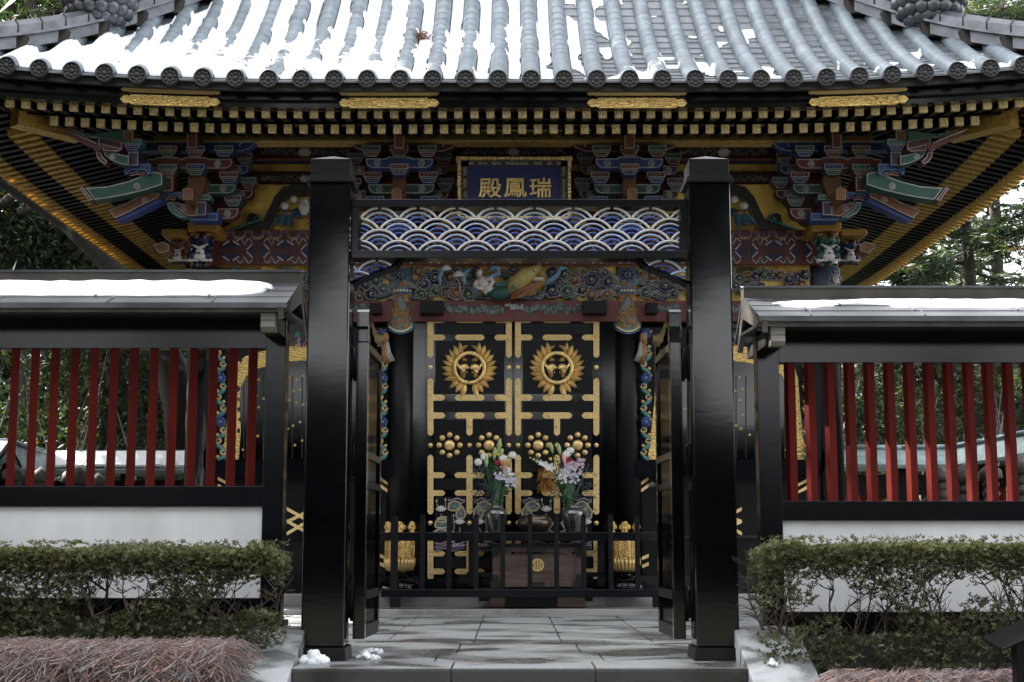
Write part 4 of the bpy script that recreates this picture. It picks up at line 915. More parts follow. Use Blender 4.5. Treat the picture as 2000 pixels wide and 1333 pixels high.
for mirr in (False, True):
    f = (lambda v: v)
    pc = MB(); p0 = at(395, 450, Wl*K); pc.lathe([(.155*K, 0), (.155*K, p0.z-.36), (.14*K, p0.z-.2)], (p0.x+.02, Wl*K+.16*K, .2), 24)
    col_ = (pc.mir(HX) if mirr else pc).build('corner_column', M['lacquer'], hall)
    head_cap(366, 424, 432, 455, 13.45, col_, mirr); head_cap(315, 366, 447, 464, 13.62, col_, mirr)
    lion(394, 482, 13.55, 1.0, M['navy'] if not mirr else M['green'], col_, 0, mirr); lion(350, 488, 13.85, .8, M['brown'] if not mirr else M['navy'], col_, 0, mirr)
    m = MB(); cc = at(394, 545, 13.8*K)
    m.lathe([(.165*K, -.2), (.17*K, 0), (.17*K, .2)], (p0.x+.02, Wl*K+.16*K, cc.z), 24, 0); q = random.Random(9)
    for j in range(40):
        a = q.uniform(pi, 2*pi); zc = q.uniform(-.18, .18); rr = .172*K; pp = Vector((p0.x+.02+cos(a)*rr, Wl*K+.16*K+sin(a)*rr, cc.z+zc)); v_ = rvec(q); m.tube([pp, pp+Vector((v_.x*.04, -.004, v_.z*.05)), pp+Vector((v_.x*.06+.02, -.004, v_.z*.08))], .010, 4, 1)
    (m.mir(HX) if mirr else m).build('column_wrap', [M['wrap_dark'], M['orange']], col_)
# ================================================================ middle bay: frieze, columns, doors; side bays; base
def dome(m, x, y, r, Y, mi=0, h=.5, n=14):
    c = at(x, y, Y); R_ = r*Y/FPX*1.01; m.lathe([(R_, 0), (R_*.97, R_*h*.45), (R_*.75, R_*h*.85), (R_*.4, R_*h), (.0005, R_*h*1.03)], tuple(c), n, mi, axis='y')
WY = Wl*K
def hb(nm, x0, x1, y0, y1, Y, th, mt, par=None, bev=0):
    m = MB(); m.rect(x0, x1, y0, y1, Y, th); return m.build(nm, M[mt], par or hall, bevel=bev)
# --- red lintel with green vine scrolls, door blocks
lt = hb('lintel', 395, 2*AX-395, 588, 628, WY-.05, .2, 'red')
q = random.Random(21); m = MB()
def scrolls(m, x0, x1, y0, y1, Y, q):
    x = x0+6
    while x < x1-4:
        yc = q.uniform(y0+8, y1-8); r = q.uniform(5.5, 9.5); s = q.choice((-1, 1)); a0 = q.uniform(0, 6)
        pth = [(x+cos(a0+s*t*.62)*r*(1-t*.085), yc+sin(a0+s*t*.62)*r*.85*(1-t*.085)) for t in range(11)]
        pth = [(min(x1-1, max(x0+1, a)), min(y1-1, max(y0+1, b_))) for a, b_ in pth]
        m.tube([at(a, b_, Y-.004) for a, b_ in pth], .020, 5, 0, flat=.5); 
        for off in (.013, -.013): m.tube([at(a, b_, Y-.010)+Vector((0,0,off)) for a, b_ in pth], .0028, 4, 1)
        for k in range(3):
            a, b_ = pth[q.randrange(11)]; v = q.uniform(0, 6); L_ = 5
            tip = [(a, b_), (a+cos(v)*L_*.6-sin(v)*2, b_+sin(v)*L_*.6+cos(v)*2), (a+cos(v)*L_, b_+sin(v)*L_), (a+cos(v)*L_*.6+sin(v)*2, b_+sin(v)*L_*.6-cos(v)*2), (a, b_)]
            tip = [(min(x1-1, max(x0+1, a_)), min(y1-1, max(y0+1, c_))) for a_, c_ in tip]
            m.poly(tip[:4], Y-.012, .004, 0); m.tube([at(a_, c_, Y-.014) for a_, c_ in tip], .0026, 4, 1)
        x += q.uniform(6, 9)
for a, b_ in ((866, 985), (1021, 1139), (690, 722), (1262, 1330), (440, 590), (1420, 1564)): m = MB(); scrolls(m, a, b_, 591, 617, WY-.05, q); m.build('vine_scroll', [M['green'], M['pale']], lt)
for x0, x1 in ((820, 865), (1139, 1186)): hb('door_block', x0, x1, 587, 612, WY-.22, .2, 'lacquer_dull', lt, .006)
for x0, x1 in ((721, 744), (1262, 1285)): hb('door_block', x0, x1, 592, 612, WY-.2, .18, 'lacquer_dull', lt, .006)
m = MB(); q = random.Random(2)
for k in range(26): m.ball(tuple(at(q.uniform(987, 1020), q.uniform(596, 603), WY-.07)), (.022,.02,.022), 0, 7, 5)
m.build('carved_cap', M['pale'], lt)
# --- cloud frieze with the floating figure
M['frieze_gold'] = mat('frieze_gold', (.50,.33,.09), .5, .5, vary=.85, vscale=5, lo=.42, hi=.62)
fr_ = hb('carved_frieze', 424, 2*AX-424, 517, 588.5, WY-.0, .05, 'frieze_gold')
fb = MB(); fb.rect(424, 2*AX-424, 516, 519.5, WY-.06, .06); fb.build('gilt_moulding', M['gold_paint'], fr_)
CM = [M['green'], M['navy'], M['brown'], M['pale'], M['gold_paint'], M['darkred']]
def cloud(m, cx, cy, r, mi, Y, q):
    n = q.choice((5, 6)); a0 = q.uniform(0, 6); sq = q.uniform(.85, 1.05)
    out = [(cx+cos(t)*r*(.80+.24*abs(sin(n*t/2+a0))), cy+sin(t)*r*sq*(.80+.24*abs(sin(n*t/2+a0)))) for t in [2*pi*j/36 for j in range(36)]]
    m.poly(out, Y-.035, .05, mi); m.tube([at(a, b_, Y-.036) for a, b_ in out], .0044, 5, 3, closed=True)
    c = at(cx, cy, Y-.03); u = r*Y/FPX; m.ball(tuple(c), (u*.72, .05, u*.72*sq), mi, 12, 6)
    s = q.choice((-1, 1)); sp = [(cx+cos(a0+s*t*.55)*r*(.72-.05*t), cy+sin(a0+s*t*.55)*r*sq*(.72-.05*t)) for t in range(13)]
    m.tube([at(a, b_, Y-.06-.0018*j) for j, (a, b_) in enumerate(sp)], [.0044*(1-.02*j) for j in range(13)], 5, 3)
    m.ball((c.x, c.y-.047, c.z), (u*.2, .02, u*.2), 4, 8, 5)
def flow(m, x0, y0, x1, y1, mi, Y, q, amp=4, n=3):
    ph = q.uniform(0, 6)
    for k in range(n):
        pth = [(x0+(x1-x0)*t/12, y0+(y1-y0)*t/12+sin(ph+t*.55)*amp+(k-(n-1)/2)*4.2*(1-abs(t-6)/9)) for t in range(13)]
        m.tube([at(a, min(586, max(520, b_)), Y-.025-.004*k) for a, b_ in pth], [.016*(1-abs(t-6)/8.5)+.004 for t in range(13)], 5, mi); m.tube([at(a, min(586, max(520, b_-1.7)), Y-.042-.004*k) for a, b_ in pth], .0032, 4, 3)
q = random.Random(33); m = MB()
for k in range(46):
    x = q.uniform(685, 1290)
    if 915 < x+25 and x < 1085: continue
    flow(m, x, q.uniform(535, 582), x+q.uniform(40, 75), q.uniform(535, 582), q.choice((1,1,0,5)), WY, q)
for x0, x1 in ((905, 985), (950, 1010), (1010, 1075), (890, 940)): flow(m, x0, 584, x1, 576, 1, WY, q, 2)
flow(m, 980, 528, 1035, 540, 5, WY, q, 3, 4); flow(m, 890, 528, 930, 548, 1, WY, q, 3, 3)
m.build('cloud_tails', CM, fr_)
m = MB(); pts = []
tries = 0
while tries < 9000:
    tries += 1; x, y, r = q.uniform(690, 1318), q.uniform(526, 581), (q.uniform(11, 17) if tries < 900 else q.uniform(7, 10.5))
    if 918 < x < 1076 and not (y > 572 and r < 9 and (x < 930 or x > 1045)) and not (980 < x < 1003 and y < 540 and r < 9): continue
    if abs(x-783) < 28+r*.5 or abs(x-1222) < 28+r*.5: continue
    if y-r < 518 or y+r > 590: continue
    if all(hypot(x-a, y-b_) > (r+c_)*.80 for a, b_, c_ in pts): pts.append((x, y, r)); cloud(m, x, y, r, q.choice((0,0,1,1,2,2,5)), WY-.012*(len(pts)%3), q)
m.build('carved_cloud_band', CM, fr_)
for x in list(range(432, 600, 16)) + list(range(1412, 1580, 16)):
    if x in (432, 1412): m = MB()
    cloud(m, x, q.uniform(533, 546), q.uniform(10, 12), q.choice((0,1,2)), WY, q); cloud(m, x+8, q.uniform(557, 571), q.uniform(10, 12), q.choice((0,1,2)), WY, q)
    if x+16 in range(600, 616) or x+16 in range(1580, 1596): m.build('carved_cloud_band', CM, fr_)
# the floating figure: one body, hair and clothing as its children
FY = WY-.10
m = MB(); P = lambda x, y, d=0: at(x, y, FY-d)
m.tube([P(936,535,.02),P(939,543,.03),P(942,550,.04)], [.022,.026,.03], 10)
m.tube([P(938,541,.03),P(941,549,.04),P(946,558,.045),P(952,567,.04),P(960,574,.02)], [.03,.062,.066,.06,.05], 12); m.ball(tuple(P(935.5,533,.04)), (.040,.040,.056), 0, 14, 10)
m.ball(tuple(P(935.2,535,.082)), (.008,.012,.014), 0, 8, 5)
m.tube([P(950,548,.05),P(960,545,.06),P(963,551,.07),P(956,561,.09),P(946,562,.10)], [.032,.032,.027,.022,.018], 8); m.tube([P(933,549,.05),P(928,557,.07),P(934,563,.10),P(945,564,.11)], [.03,.028,.022,.018], 8)
m.ball(tuple(P(955,566,.07)), (.06,.05,.045), 0)
for a, b_ in ((1036,525),(1047,531)): pass
m.tube([P(1030,530,.06),P(1042,527,.07),P(1053,527,.07)], [.03,.03,.012], 8); m.tube([P(1036,545,.07),P(1050,546,.08),P(1062,545,.08)], [.032,.028,.012], 8)
m.tube([P(958,572,.0),P(985,568,.0),P(1010,552,.02),P(1034,532,.04)], .03, 8); m.tube([P(1010,552,.02),P(1040,545,.05)], .028, 8)
fg = m.build('figure', M['flesh'], hall)
m = MB(); m.ball(tuple(P(932,528,.035)), (.056,.045,.050)); m.ball(tuple(P(929.5,535,.03)), (.03,.04,.05)); m.ball(tuple(P(929,522,.03)), (.034,.03,.03)); m.tube([P(928,533,.03),P(927,541,.03),P(930,549,.02)], [.02,.014,.006], 6); m.build('hair', mat("carved_hair", (.035,.014,.010), .5), fg)
m = MB(); m.tube([P(929,527,.045),P(934,523,.06),P(941,526,.05)], .007, 5)
for k in range(5): m.ball(tuple(P(934+k*2.2, 545+.8*(2-abs(k-2)), .085)), .007, 0, 6, 4)
m.build('ornament', M['gold_plain'], fg)
m = MB(); m.tube([P(954,571,.04),P(970,575,.06),P(988,572,.06),P(1004,562,.05)], [.055,.075,.07,.05], 12)
for k in range(9): m.tube([P(958+5*k,566+2*(k%2),.10),P(963+5*k,573,.115),P(968+5*k,579,.10)], .004, 4, 1)
m.tube([P(960,553,.04),P(972,558,.05),P(985,556,.05),P(998,548,.05)], [.02,.03,.028,.008], 7, 2, flat=.5); m.build('green_skirt', [M['green'], M['teal'], M['teal']], fg)
m = MB(); m.tube([P(994,570,.06),P(1012,553,.09),P(1030,537,.09),P(1046,527,.07),P(1056,521,.04)], [.06,.105,.10,.06,.03], 12); q2 = random.Random(8)
for k in range(9): m.ball(tuple(P(1002+5*k, 562-4.2*k+q2.uniform(-6,6), .175-.003*k)), (.018,.008,.018), 1, 8, 5)
m.build('ochre_robe', [mat("ochre_robe_paint", (.33,.26,.08), .5, vary=.4, vscale=12), M['teal']], fg)
m = MB()
for pth in (((1000,578),(1020,568),(1042,556),(1058,549)), ((998,583),(1020,578),(1035,566),(1050,556))): m.tube([P(a, b_, .12) for a, b_ in pth], [.018,.028,.024,.008], 7, 0)
m.build('red_sash', [mat("red_brown_sash", (.19,.07,.03), .5)], fg)
m = MB()
for j_, pth in enumerate((((1062,556),(1078,546),(1090,536),(1094,524),(1108,524)), ((860,556),(858,540),(864,530),(858,522)), ((951,552),(953,543),(962,540),(974,535),(974,524),(962,523),(954,531)), ((910,556),(905,545),(908,532),(918,528)), ((922,566),(929,556),(934,563),(926,572)))):
    m = MB(); m.tube([P(a, b_, .05) for a, b_ in pth], [.012]+[.03]*(len(pth)-2)+[.012], 7, 0, flat=.45); m.build('blue_scarf', M['skyblue'], fg)
m = MB(); m.tube([P(898,577,.04),P(899,558,.05),P(893,545,.05),P(880,536,.04)], .007, 5, 1)
for cx, cy in ((872,528),(896,540)):
    for k in range(7): a = -pi/2+(k-3)*.42; m.ball(tuple(P(cx+cos(a)*6, cy+sin(a)*6, .06)), (.012,.014,.034), 0, 8, 5, Matrix.Rotation(a+pi/2, 3, 'Y'))
m.build('lotus_stem', [M['white'], M['pale']], fg)
# --- columns of the middle bay with painted tops and drop-shaped cloths
for mirr in (False, True):
    c0 = at(783, 640, WY+.02); bb = lambda m: (m.mir(HX) if mirr else m)
    m = MB(); rc = .165; cc = (c0.x, WY+.10, 0); m.lathe([(rc, .3), (rc, at(783, 517, WY).z)], cc, 28); col_ = bb(m).build('column', M['lacquer_dull'], hall)
    zq = lambda y: at(783, y, WY-.07).z
    m = MB(); r1 = rc+.006; m.lathe([(r1, zq(574)), (r1+.006, zq(570)), (r1, zq(566)), (r1, zq(510))], cc, 28, 0); q = random.Random(12)
    def oncol(dx, y, rr=r1): 
        xx = dx*WY/FPX; xx = max(-rr*.97, min(rr*.97, xx)); return Vector((cc[0]+xx, cc[1]-sqrt(rr*rr-xx*xx)-.003, zq(y)))
    for k in range(34):
        x, y = q.uniform(-24, 24), q.choice((q.uniform(512, 522), q.uniform(550, 564))); a = q.uniform(0, 6)
        m.tube([oncol(x+cos(a+t*.7)*4*(1-t*.1), y+sin(a+t*.7)*4*(1-t*.1)) for t in range(7)], .009, 4, 1)
    for k in range(8):
        a = 2*pi*k/8
        for rr_, mi, w in ((13, 2, .014), (9, 4, .012), (5, 3, .010)): m.tube([oncol(cos(a)*2, 537+sin(a)*2), oncol(cos(a)*rr_*.6, 537+sin(a)*rr_*.6), oncol(cos(a)*rr_, 537+sin(a)*rr_, r1+.002*(14-rr_)/5)], [w*.6, w, .002], 5, mi)
    for k in range(9): m.ball(tuple(oncol((k-4)*6, 567.5)), (.016,.008,.012), 5, 8, 5)
    m.lathe([(r1-.003, zq(600)), (r1-.003, zq(574.5))], cc, 28, 1)
    bb(m).build('column_wrap', [mat("wrap_blue", (.075,.115,.16), .5, vary=.3, vscale=20), mat("wrap_orange", (.30,.15,.04), .5), M['navy'], M['red'], M['pale'], mat("bead_cream", (.62,.55,.36), .5)], col_)
    m = MB(); base = [(0,575),(8,588),(18,603),(25,620),(26.5,634),(22,644),(12,650),(0,653)]
    full_ = base + [(-x, y) for x, y in base[-2:0:-1]]
    def drop(sc, dy=0): return [oncol(x*sc, 617+(y-617)*sc+dy, rc+.012) for x, y in full_]
    for sc, mi, dd in ((1.0, 1, .0), (.93, 0, .006)):
        cen = Vector((0,0,0)); pv = drop(sc); cen = sum(pv, Vector((0,0,0)))/len(pv); cen.y = cc[1]-rc-.022
        rows = [pv] + [[p_.lerp(cen, f) for p_ in pv] for f in (.35, .7)]
        for r_ in rows:
            for p_ in r_: 
                xx = p_.x-cc[0]; p_.y = cc[1]-sqrt(max(1e-4, (rc+.012)**2-xx*xx))-.004-dd
        n = len(pv); vs = [p_ for r_ in rows for p_ in r_] + [Vector((cen.x, cc[1]-rc-.017-dd, cen.z))]
        m.add(vs, [(j, (j+1)%n, n+(j+1)%n, n+j) for j in range(n)] + [(n+j, n+(j+1)%n, 2*n+(j+1)%n, 2*n+j) for j in range(n)] + [(2*n+j, 2*n+(j+1)%n, 3*n) for j in range(n)], mi, True)
    out = drop(1.0); m.tube([p_+Vector((0,-.006,0)) for p_ in out], .006, 5, 2, closed=True)
    for k in range(44):
        x, y = q.uniform(-21, 21), q.uniform(596, 643)
        if abs(x) > 23*min(1, (y-578)/36): continue
        a = q.uniform(0, 6); m.tube([oncol(x+cos(a+t*.75)*4.2*(1-t*.11), y+sin(a+t*.75)*4.2*(1-t*.11), rc+.020) for t in range(7)], [.011,.012,.011,.010,.008,.006,.004], 4, 3)
    for k in range(13):
        t = (k-6)/6; m.ball(tuple(oncol(t*21, 648-10*abs(t)**2.2, rc+.024)), (.015,.008,.013), 4, 8, 5)
    for s in (-1, 1):
        for k in range(9): t = k/8; m.ball(tuple(oncol(s*(3+21*t), 579+36*t**.9, rc+.018)), (.012,.008,.014), 5, 7, 4)
    bb(m).build('drop_shaped_cloth', [mat("drop_grey_blue", (.12,.16,.15), .5, vary=.2, vscale=20), M['navy'], M['skyblue'], mat("drop_ochre", (.28,.15,.035), .5), mat("bead_cream2", (.62,.55,.36), .5), M['brown']], col_)
# --- the double door
SC_ = 4.597
def strap(m, x0, x1, y0, y1, Y, e0=True, e1=True, horiz=True, mi=0, studs=True):
    L_ = lambda a, lo, hi: (a, lo) if horiz else (lo, a)
    (a0, a1), (w0, w1) = ((x0, x1), (y0, y1)) if horiz else ((y0, y1), (x0, x1)); wm_ = (w0+w1)/2; h = (w1-w0)/2
    top, bot = [], []
    if e0: seq = [(a0, 0), (a0+2, .35), (a0+2.6, .8), (a0+4.6, .72), (a0+5.4, 1)]
    else: seq = [(a0, 1)]
    if e1: seq2 = [(a1-5.4, 1), (a1-4.6, .72), (a1-2.6, .8), (a1-2, .35), (a1, 0)]
    else: seq2 = [(a1, 1)]
    s_ = seq+seq2; pts = [L_(a, wm_-h*f, 0) for a, f in s_] + [L_(a, wm_+h*f, 0) for a, f in s_[::-1] if f > 0]
    m.poly(pts, Y-.012, .012, mi)
    if studs:
        n = max(1, int((a1-a0)/22)); 
        for k in range(n):
            a = a0+(a1-a0)*(k+.5)/n; p_ = L_(a, wm_, 0); dome(m, p_[0], p_[1], h*.62, Y-.012, mi, .25, 10); dome(m, p_[0], p_[1], h*.3, Y-.016, mi, .5, 8)
def crest(par, cx, cy, Y):
    m = MB(); m.tube([at(cx+cos(2*pi*k/48)*29, cy+sin(2*pi*k/48)*29, Y-.035) for k in range(48)], .024, 10, 0, closed=True)
    for k in range(6):
        a = pi/2+2*pi*k/6+.26; m.tube([at(cx+cos(a+t*.07)*29, cy+sin(a+t*.07)*29, Y-.035) for t in (-1, 0, 1)], [.024,.030,.024], 10)
    m.build('bamboo_ring', M['gold_plain'], par)
    def lf_(m, bx, by, ang, L_, w, dd=.02):
        d = Vector((cos(ang), 0, sin(ang))); n_ = Vector((-sin(ang), 0, cos(ang))); u = Y/FPX; b0 = at(bx, by, Y-dd); k = 6; rows = []
        for t in range(k+1):
            f = t/k; ww = w*u*sin(pi*min(1, f*.92+.06))**.8*(1 if f < .5 else 1); c = b0+d*(L_*u*f); ww = max(ww, .0008)
            rows += [c+n_*ww, c+Vector((0,-.012-.02*sin(pi*f),0)), c-n_*ww]
        m.add(rows, [(3*t+j, 3*t+j+1, 3*t+4+j, 3*t+3+j) for t in range(k) for j in range(2)], 0, False)
    m = MB()
    for s in (-1, 1):
        for k in range(11):
            th = -1.32+k*.235; r0, r1 = 32, 51+1.2*sin(k*2.1); a = th+(.42 if k > 1 else .15)*(1 if k > 2 else .3)
            bx, by = cx+s*cos(th)*r0, cy-sin(th)*r0; ang = a if s > 0 else pi-a
            lf_(m, bx, by, ang, 23 if k not in (0,) else 26, 4.6 if k else 6.0, .02+.012*(k%2))
        for k in range(11):
            th = -1.36+k*.235+.117; ang = (th+.3 if s > 0 else pi-th-.3); lf_(m, cx+s*cos(th)*31, cy-sin(th)*31, ang, 15, 3.6, .006)
        lf_(m, cx+s*4, cy-42, (.62 if s > 0 else pi-.62)+0, 0.1, .1); lf_(m, cx+s*23, cy-33, pi-.52 if s > 0 else .52, 23, 3.4, .03)
        m.tube([at(cx+s*cos(t*.22-.9)*35, cy-sin(t*.22-.9)*35, Y-.012) for t in range(10)], .007, 5)
    m.build('bamboo_leaves', M['gold_plain'], par, fix=False)
    m = MB()
    for s in (-1, 1):
        X = lambda v: cx+s*v
        m.ball(tuple(at(X(12), cy-1, Y-.03)), (.062,.035,.042), 0, 12, 8, Matrix.Rotation(s*.35, 3, 'Y')); m.ball(tuple(at(X(5.5), cy-1, Y-.045)), (.030,.028,.028)); m.ball(tuple(at(X(2), cy, Y-.05)), (.012,.010,.008))
        for k in range(4): m.tube([at(X(9+2*k), cy+3, Y-.06), at(X(14+3*k), cy+8-4.5*k, Y-.05), at(X(19+1.4*k), cy+9-7*k, Y-.03)], [.010,.016,.003], 6)
        for k in range(6): a = -1.1+k*.35; lf_(m, X(8), cy+12, (a if s > 0 else pi-a)+(0), 10, 2.0, .015)
        for k in range(5): a = .2+k*.3; lf_(m, X(4), cy-14, (a*.5-.1 if s > 0 else pi-a*.5+.1), 12, 2.2, .015)
        m.tube([at(X(6), cy+6, Y-.04), at(X(5), cy+11, Y-.03)], .006, 5); m.tube([at(X(10), cy+7, Y-.04), at(X(9), cy+12, Y-.03)], .006, 5)
    m.build('paired_birds', M['gold_plain'], par)
def boss(par, cx, cy, Y):
    m = MB(); dome(m, cx, cy, 10.5, Y, 0, .55, 22); m.build('flower_boss', M['gold_plain'], par)
    for k in range(8):
        m = MB(); a = 2*pi*k/8; dome(m, cx+cos(a)*20.2, cy+sin(a)*20.2, 5.7, Y, 0, .9, 14); m.build('boss_petal', M['gold_plain'], par)
def lotus_panel(par, x0, x1, Y, seed, flip=1):
    q = random.Random(seed); m = MB(); w = x1-x0; xf = lambda f: x0+w*(f if flip > 0 else 1-f)
    def leaf_(fx, y, rx, ry, tilt=0):
        cx = xf(fx); n = 22; out = [(cx+cos(2*pi*j/n)*rx*(1+.10*sin(5*2*pi*j/n+seed)), y+sin(2*pi*j/n)*ry*(1+.12*sin(3*2*pi*j/n))) for j in range(n)]
        m.poly(out, Y-.03, .03, 0); m.tube([at(a, b_, Y-.034) for a, b_ in out], .011, 6, 1, closed=True)
        for j in range(7): a = 2*pi*j/7+.3; m.tube([at(cx, y, Y-.036), at(cx+cos(a)*rx*.8, y+sin(a)*ry*.8, Y-.036)], .0045, 4, 5)
    def bloom(fx, y, r):
        cx = xf(fx)
        for ring, n_, dd in ((1, 7, .03), (.75, 6, .045), (.45, 4, .06)):
            for j in range(n_):
                a = -pi/2+(j-(n_-1)/2)*2.3/(n_-1)*1.0; c = at(cx+cos(a)*r*.55*ring, y+sin(a)*r*.5*ring+r*.15, Y-dd); m.ball(tuple(c), (.00085*r,.010,.0028*r*(.6+.4*ring)), 2, 8, 6, Matrix.Rotation(a+pi/2, 3, 'Y'))
    def bud(fx, y, r): c = at(xf(fx), y, Y-.03); m.ball(tuple(c), (.0026*r,.014,.0056*r), 2, 8, 6)
    leaf_(.66, 990, 13, 9); leaf_(.85, 1003, 9, 12); leaf_(.25, 1024, 14, 9); leaf_(.22, 1044, 15, 9); leaf_(.55, 1050, 8, 10); leaf_(.3, 1016, 13, 5)
    bloom(.22, 997, 12); bloom(.82, 1022, 12); bud(.08, 979, 3.6); bud(.36, 977, 3.6); bud(.62, 1008, 3.4)
    for a, b_, c_, d_ in ((.22,1003,.2,1045), (.82,1030,.75,1056), (.62,1013,.6,1050), (.08,984,.12,1000), (.36,982,.3,1000)): m.tube([at(xf(a), b_, Y-.02), at(xf((a+c_)/2)+2, (b_+d_)/2, Y-.02), at(xf(c_), d_, Y-.02)], .009, 5, 4)
    for k in range(3): m.tube([at(xf(.44+.55*t/10), 976+3.2*k+2.2*sin(t*.9+k), Y-.02) for t in range(11)], .012, 5, 3 if k % 2 else 6)
    for k in range(5): m.tube([at(xf(.02+.96*t/14), 1061+3.2*k+2.5*sin(t*.75+k*.4), Y-.02) for t in range(15)], .011, 5, 3 if k % 2 else 6)
    for k in range(4): c = xf(.55+.12*k); m.tube([at(c+cos(t*.7)*(4-.4*t), 1064+sin(t*.7)*(4-.4*t), Y-.03) for t in range(8)], .008, 5, 2)
    m.build('lotus_carving', [M['lotus_leaf'], mat("lotus_rim", (.42,.36,.22), .5), M['lotus_white'], M['purple'], M['lotus_stem'], M['pale'], mat("wave_mauve", (.25,.2,.27), .5)], par)
M['lotus_leaf'] = mat("lotus_leaf_paint", (.05,.15,.16), .5, vary=.3, vscale=30); M['lotus_white'] = mat("lotus_white_paint", (.60,.55,.56), .55, vary=.12, vscale=30); M['lotus_stem'] = mat("lotus_stem_paint", (.16,.19,.14), .5)
hb('door_wall', 800, 1206, 610, 1150, WY+.04, .08, 'lacquer')
for ox, flip in ((0, 1), (171, -1)):
    xl, xr = 831+ox, 1001+ox if ox == 0 else 1002+ox+.0
    m = MB(); m.rect(831+ox if ox == 0 else 1003, 1002 if ox == 0 else 1175, 602, 1133, WY+.0, .05, 0)
    dr = m.build('door', M['lacquer'], hall, bevel=.004)
    m = MB()
    for y0, y1 in ((632, 653), (666, 770), (784, 805), (820, 921), (935, 957), (971, 1075), (1088, 1110)): m.rect(850+ox, 985+ox, y0, y1, WY-.004, .02, 0)
    m.build('door_panel', M['lacquer_dull'], dr)
    Y = WY-.002
    for x0, x1 in ((835+ox, 846.5+ox), (988+ox, 999.5+ox)):
        ytop = (603 if (x0 > 950) == (ox == 0) else 613)
        for y0, y1, e0, e1 in ((ytop, 700, False, True), (738, 852, True, True), (888, 1006, True, True), (1041, 1131, True, False)):
            m = MB(); strap(m, x0, x1, y0, y1, Y, e0, e1, False); m.build('strap_fitting', M['gold_fine'], dr)
        for y in (718, 870, 1022): m = MB(); dome(m, (x0+x1)/2, y, 4.6, Y, 0, .35); dome(m, (x0+x1)/2, y, 2.2, Y-.006, 0, .7, 8); m.build('nail_cover', M['gold_plain'], dr)
    for y0, y1, e0, e1 in ((813, 852, False, True), (888, 1006, True, True), (1041, 1118, True, False)):
        m = MB(); strap(m, 911+ox, 923+ox, y0, y1, Y-.002, e0, e1, False); m.build('strap_fitting', M['gold_fine'], dr)
    for y in (870, 1022): m = MB(); dome(m, 917+ox, y, 4.6, Y, 0, .35); dome(m, 917+ox, y, 2.2, Y-.006, 0, .7, 8); m.build('nail_cover', M['gold_plain'], dr)
    for i, (y0, y1) in enumerate(((620,631),(654,665),(771,783),(806,818),(923,934),(958,969),(1076,1087),(1111,1122))):
        pcs = [(846.5, 870, False, True), (965, 988, True, False)]
        pcs += [(888, 947, True, True)] if i < 4 else [(887, 911, True, False), (923, 947, False, True)]
        for x0, x1, e0, e1 in pcs: m = MB(); strap(m, x0+ox, x1+ox, y0, y1, Y, e0, e1, True); m.build('strap_fitting', M['gold_fine'], dr)
    crest(dr, 917+ox, 719, Y)
    for x in ((878, 955) if ox == 0 else (1051, 1128)): boss(dr, x, 870, Y)
    for x0, x1, sd, fl_ in ((848, 909, 1, 1), (925, 985, 2, -1)): lotus_panel(dr, x0+ox, x1+ox, Y, sd+ox, fl_ if ox == 0 else -fl_)
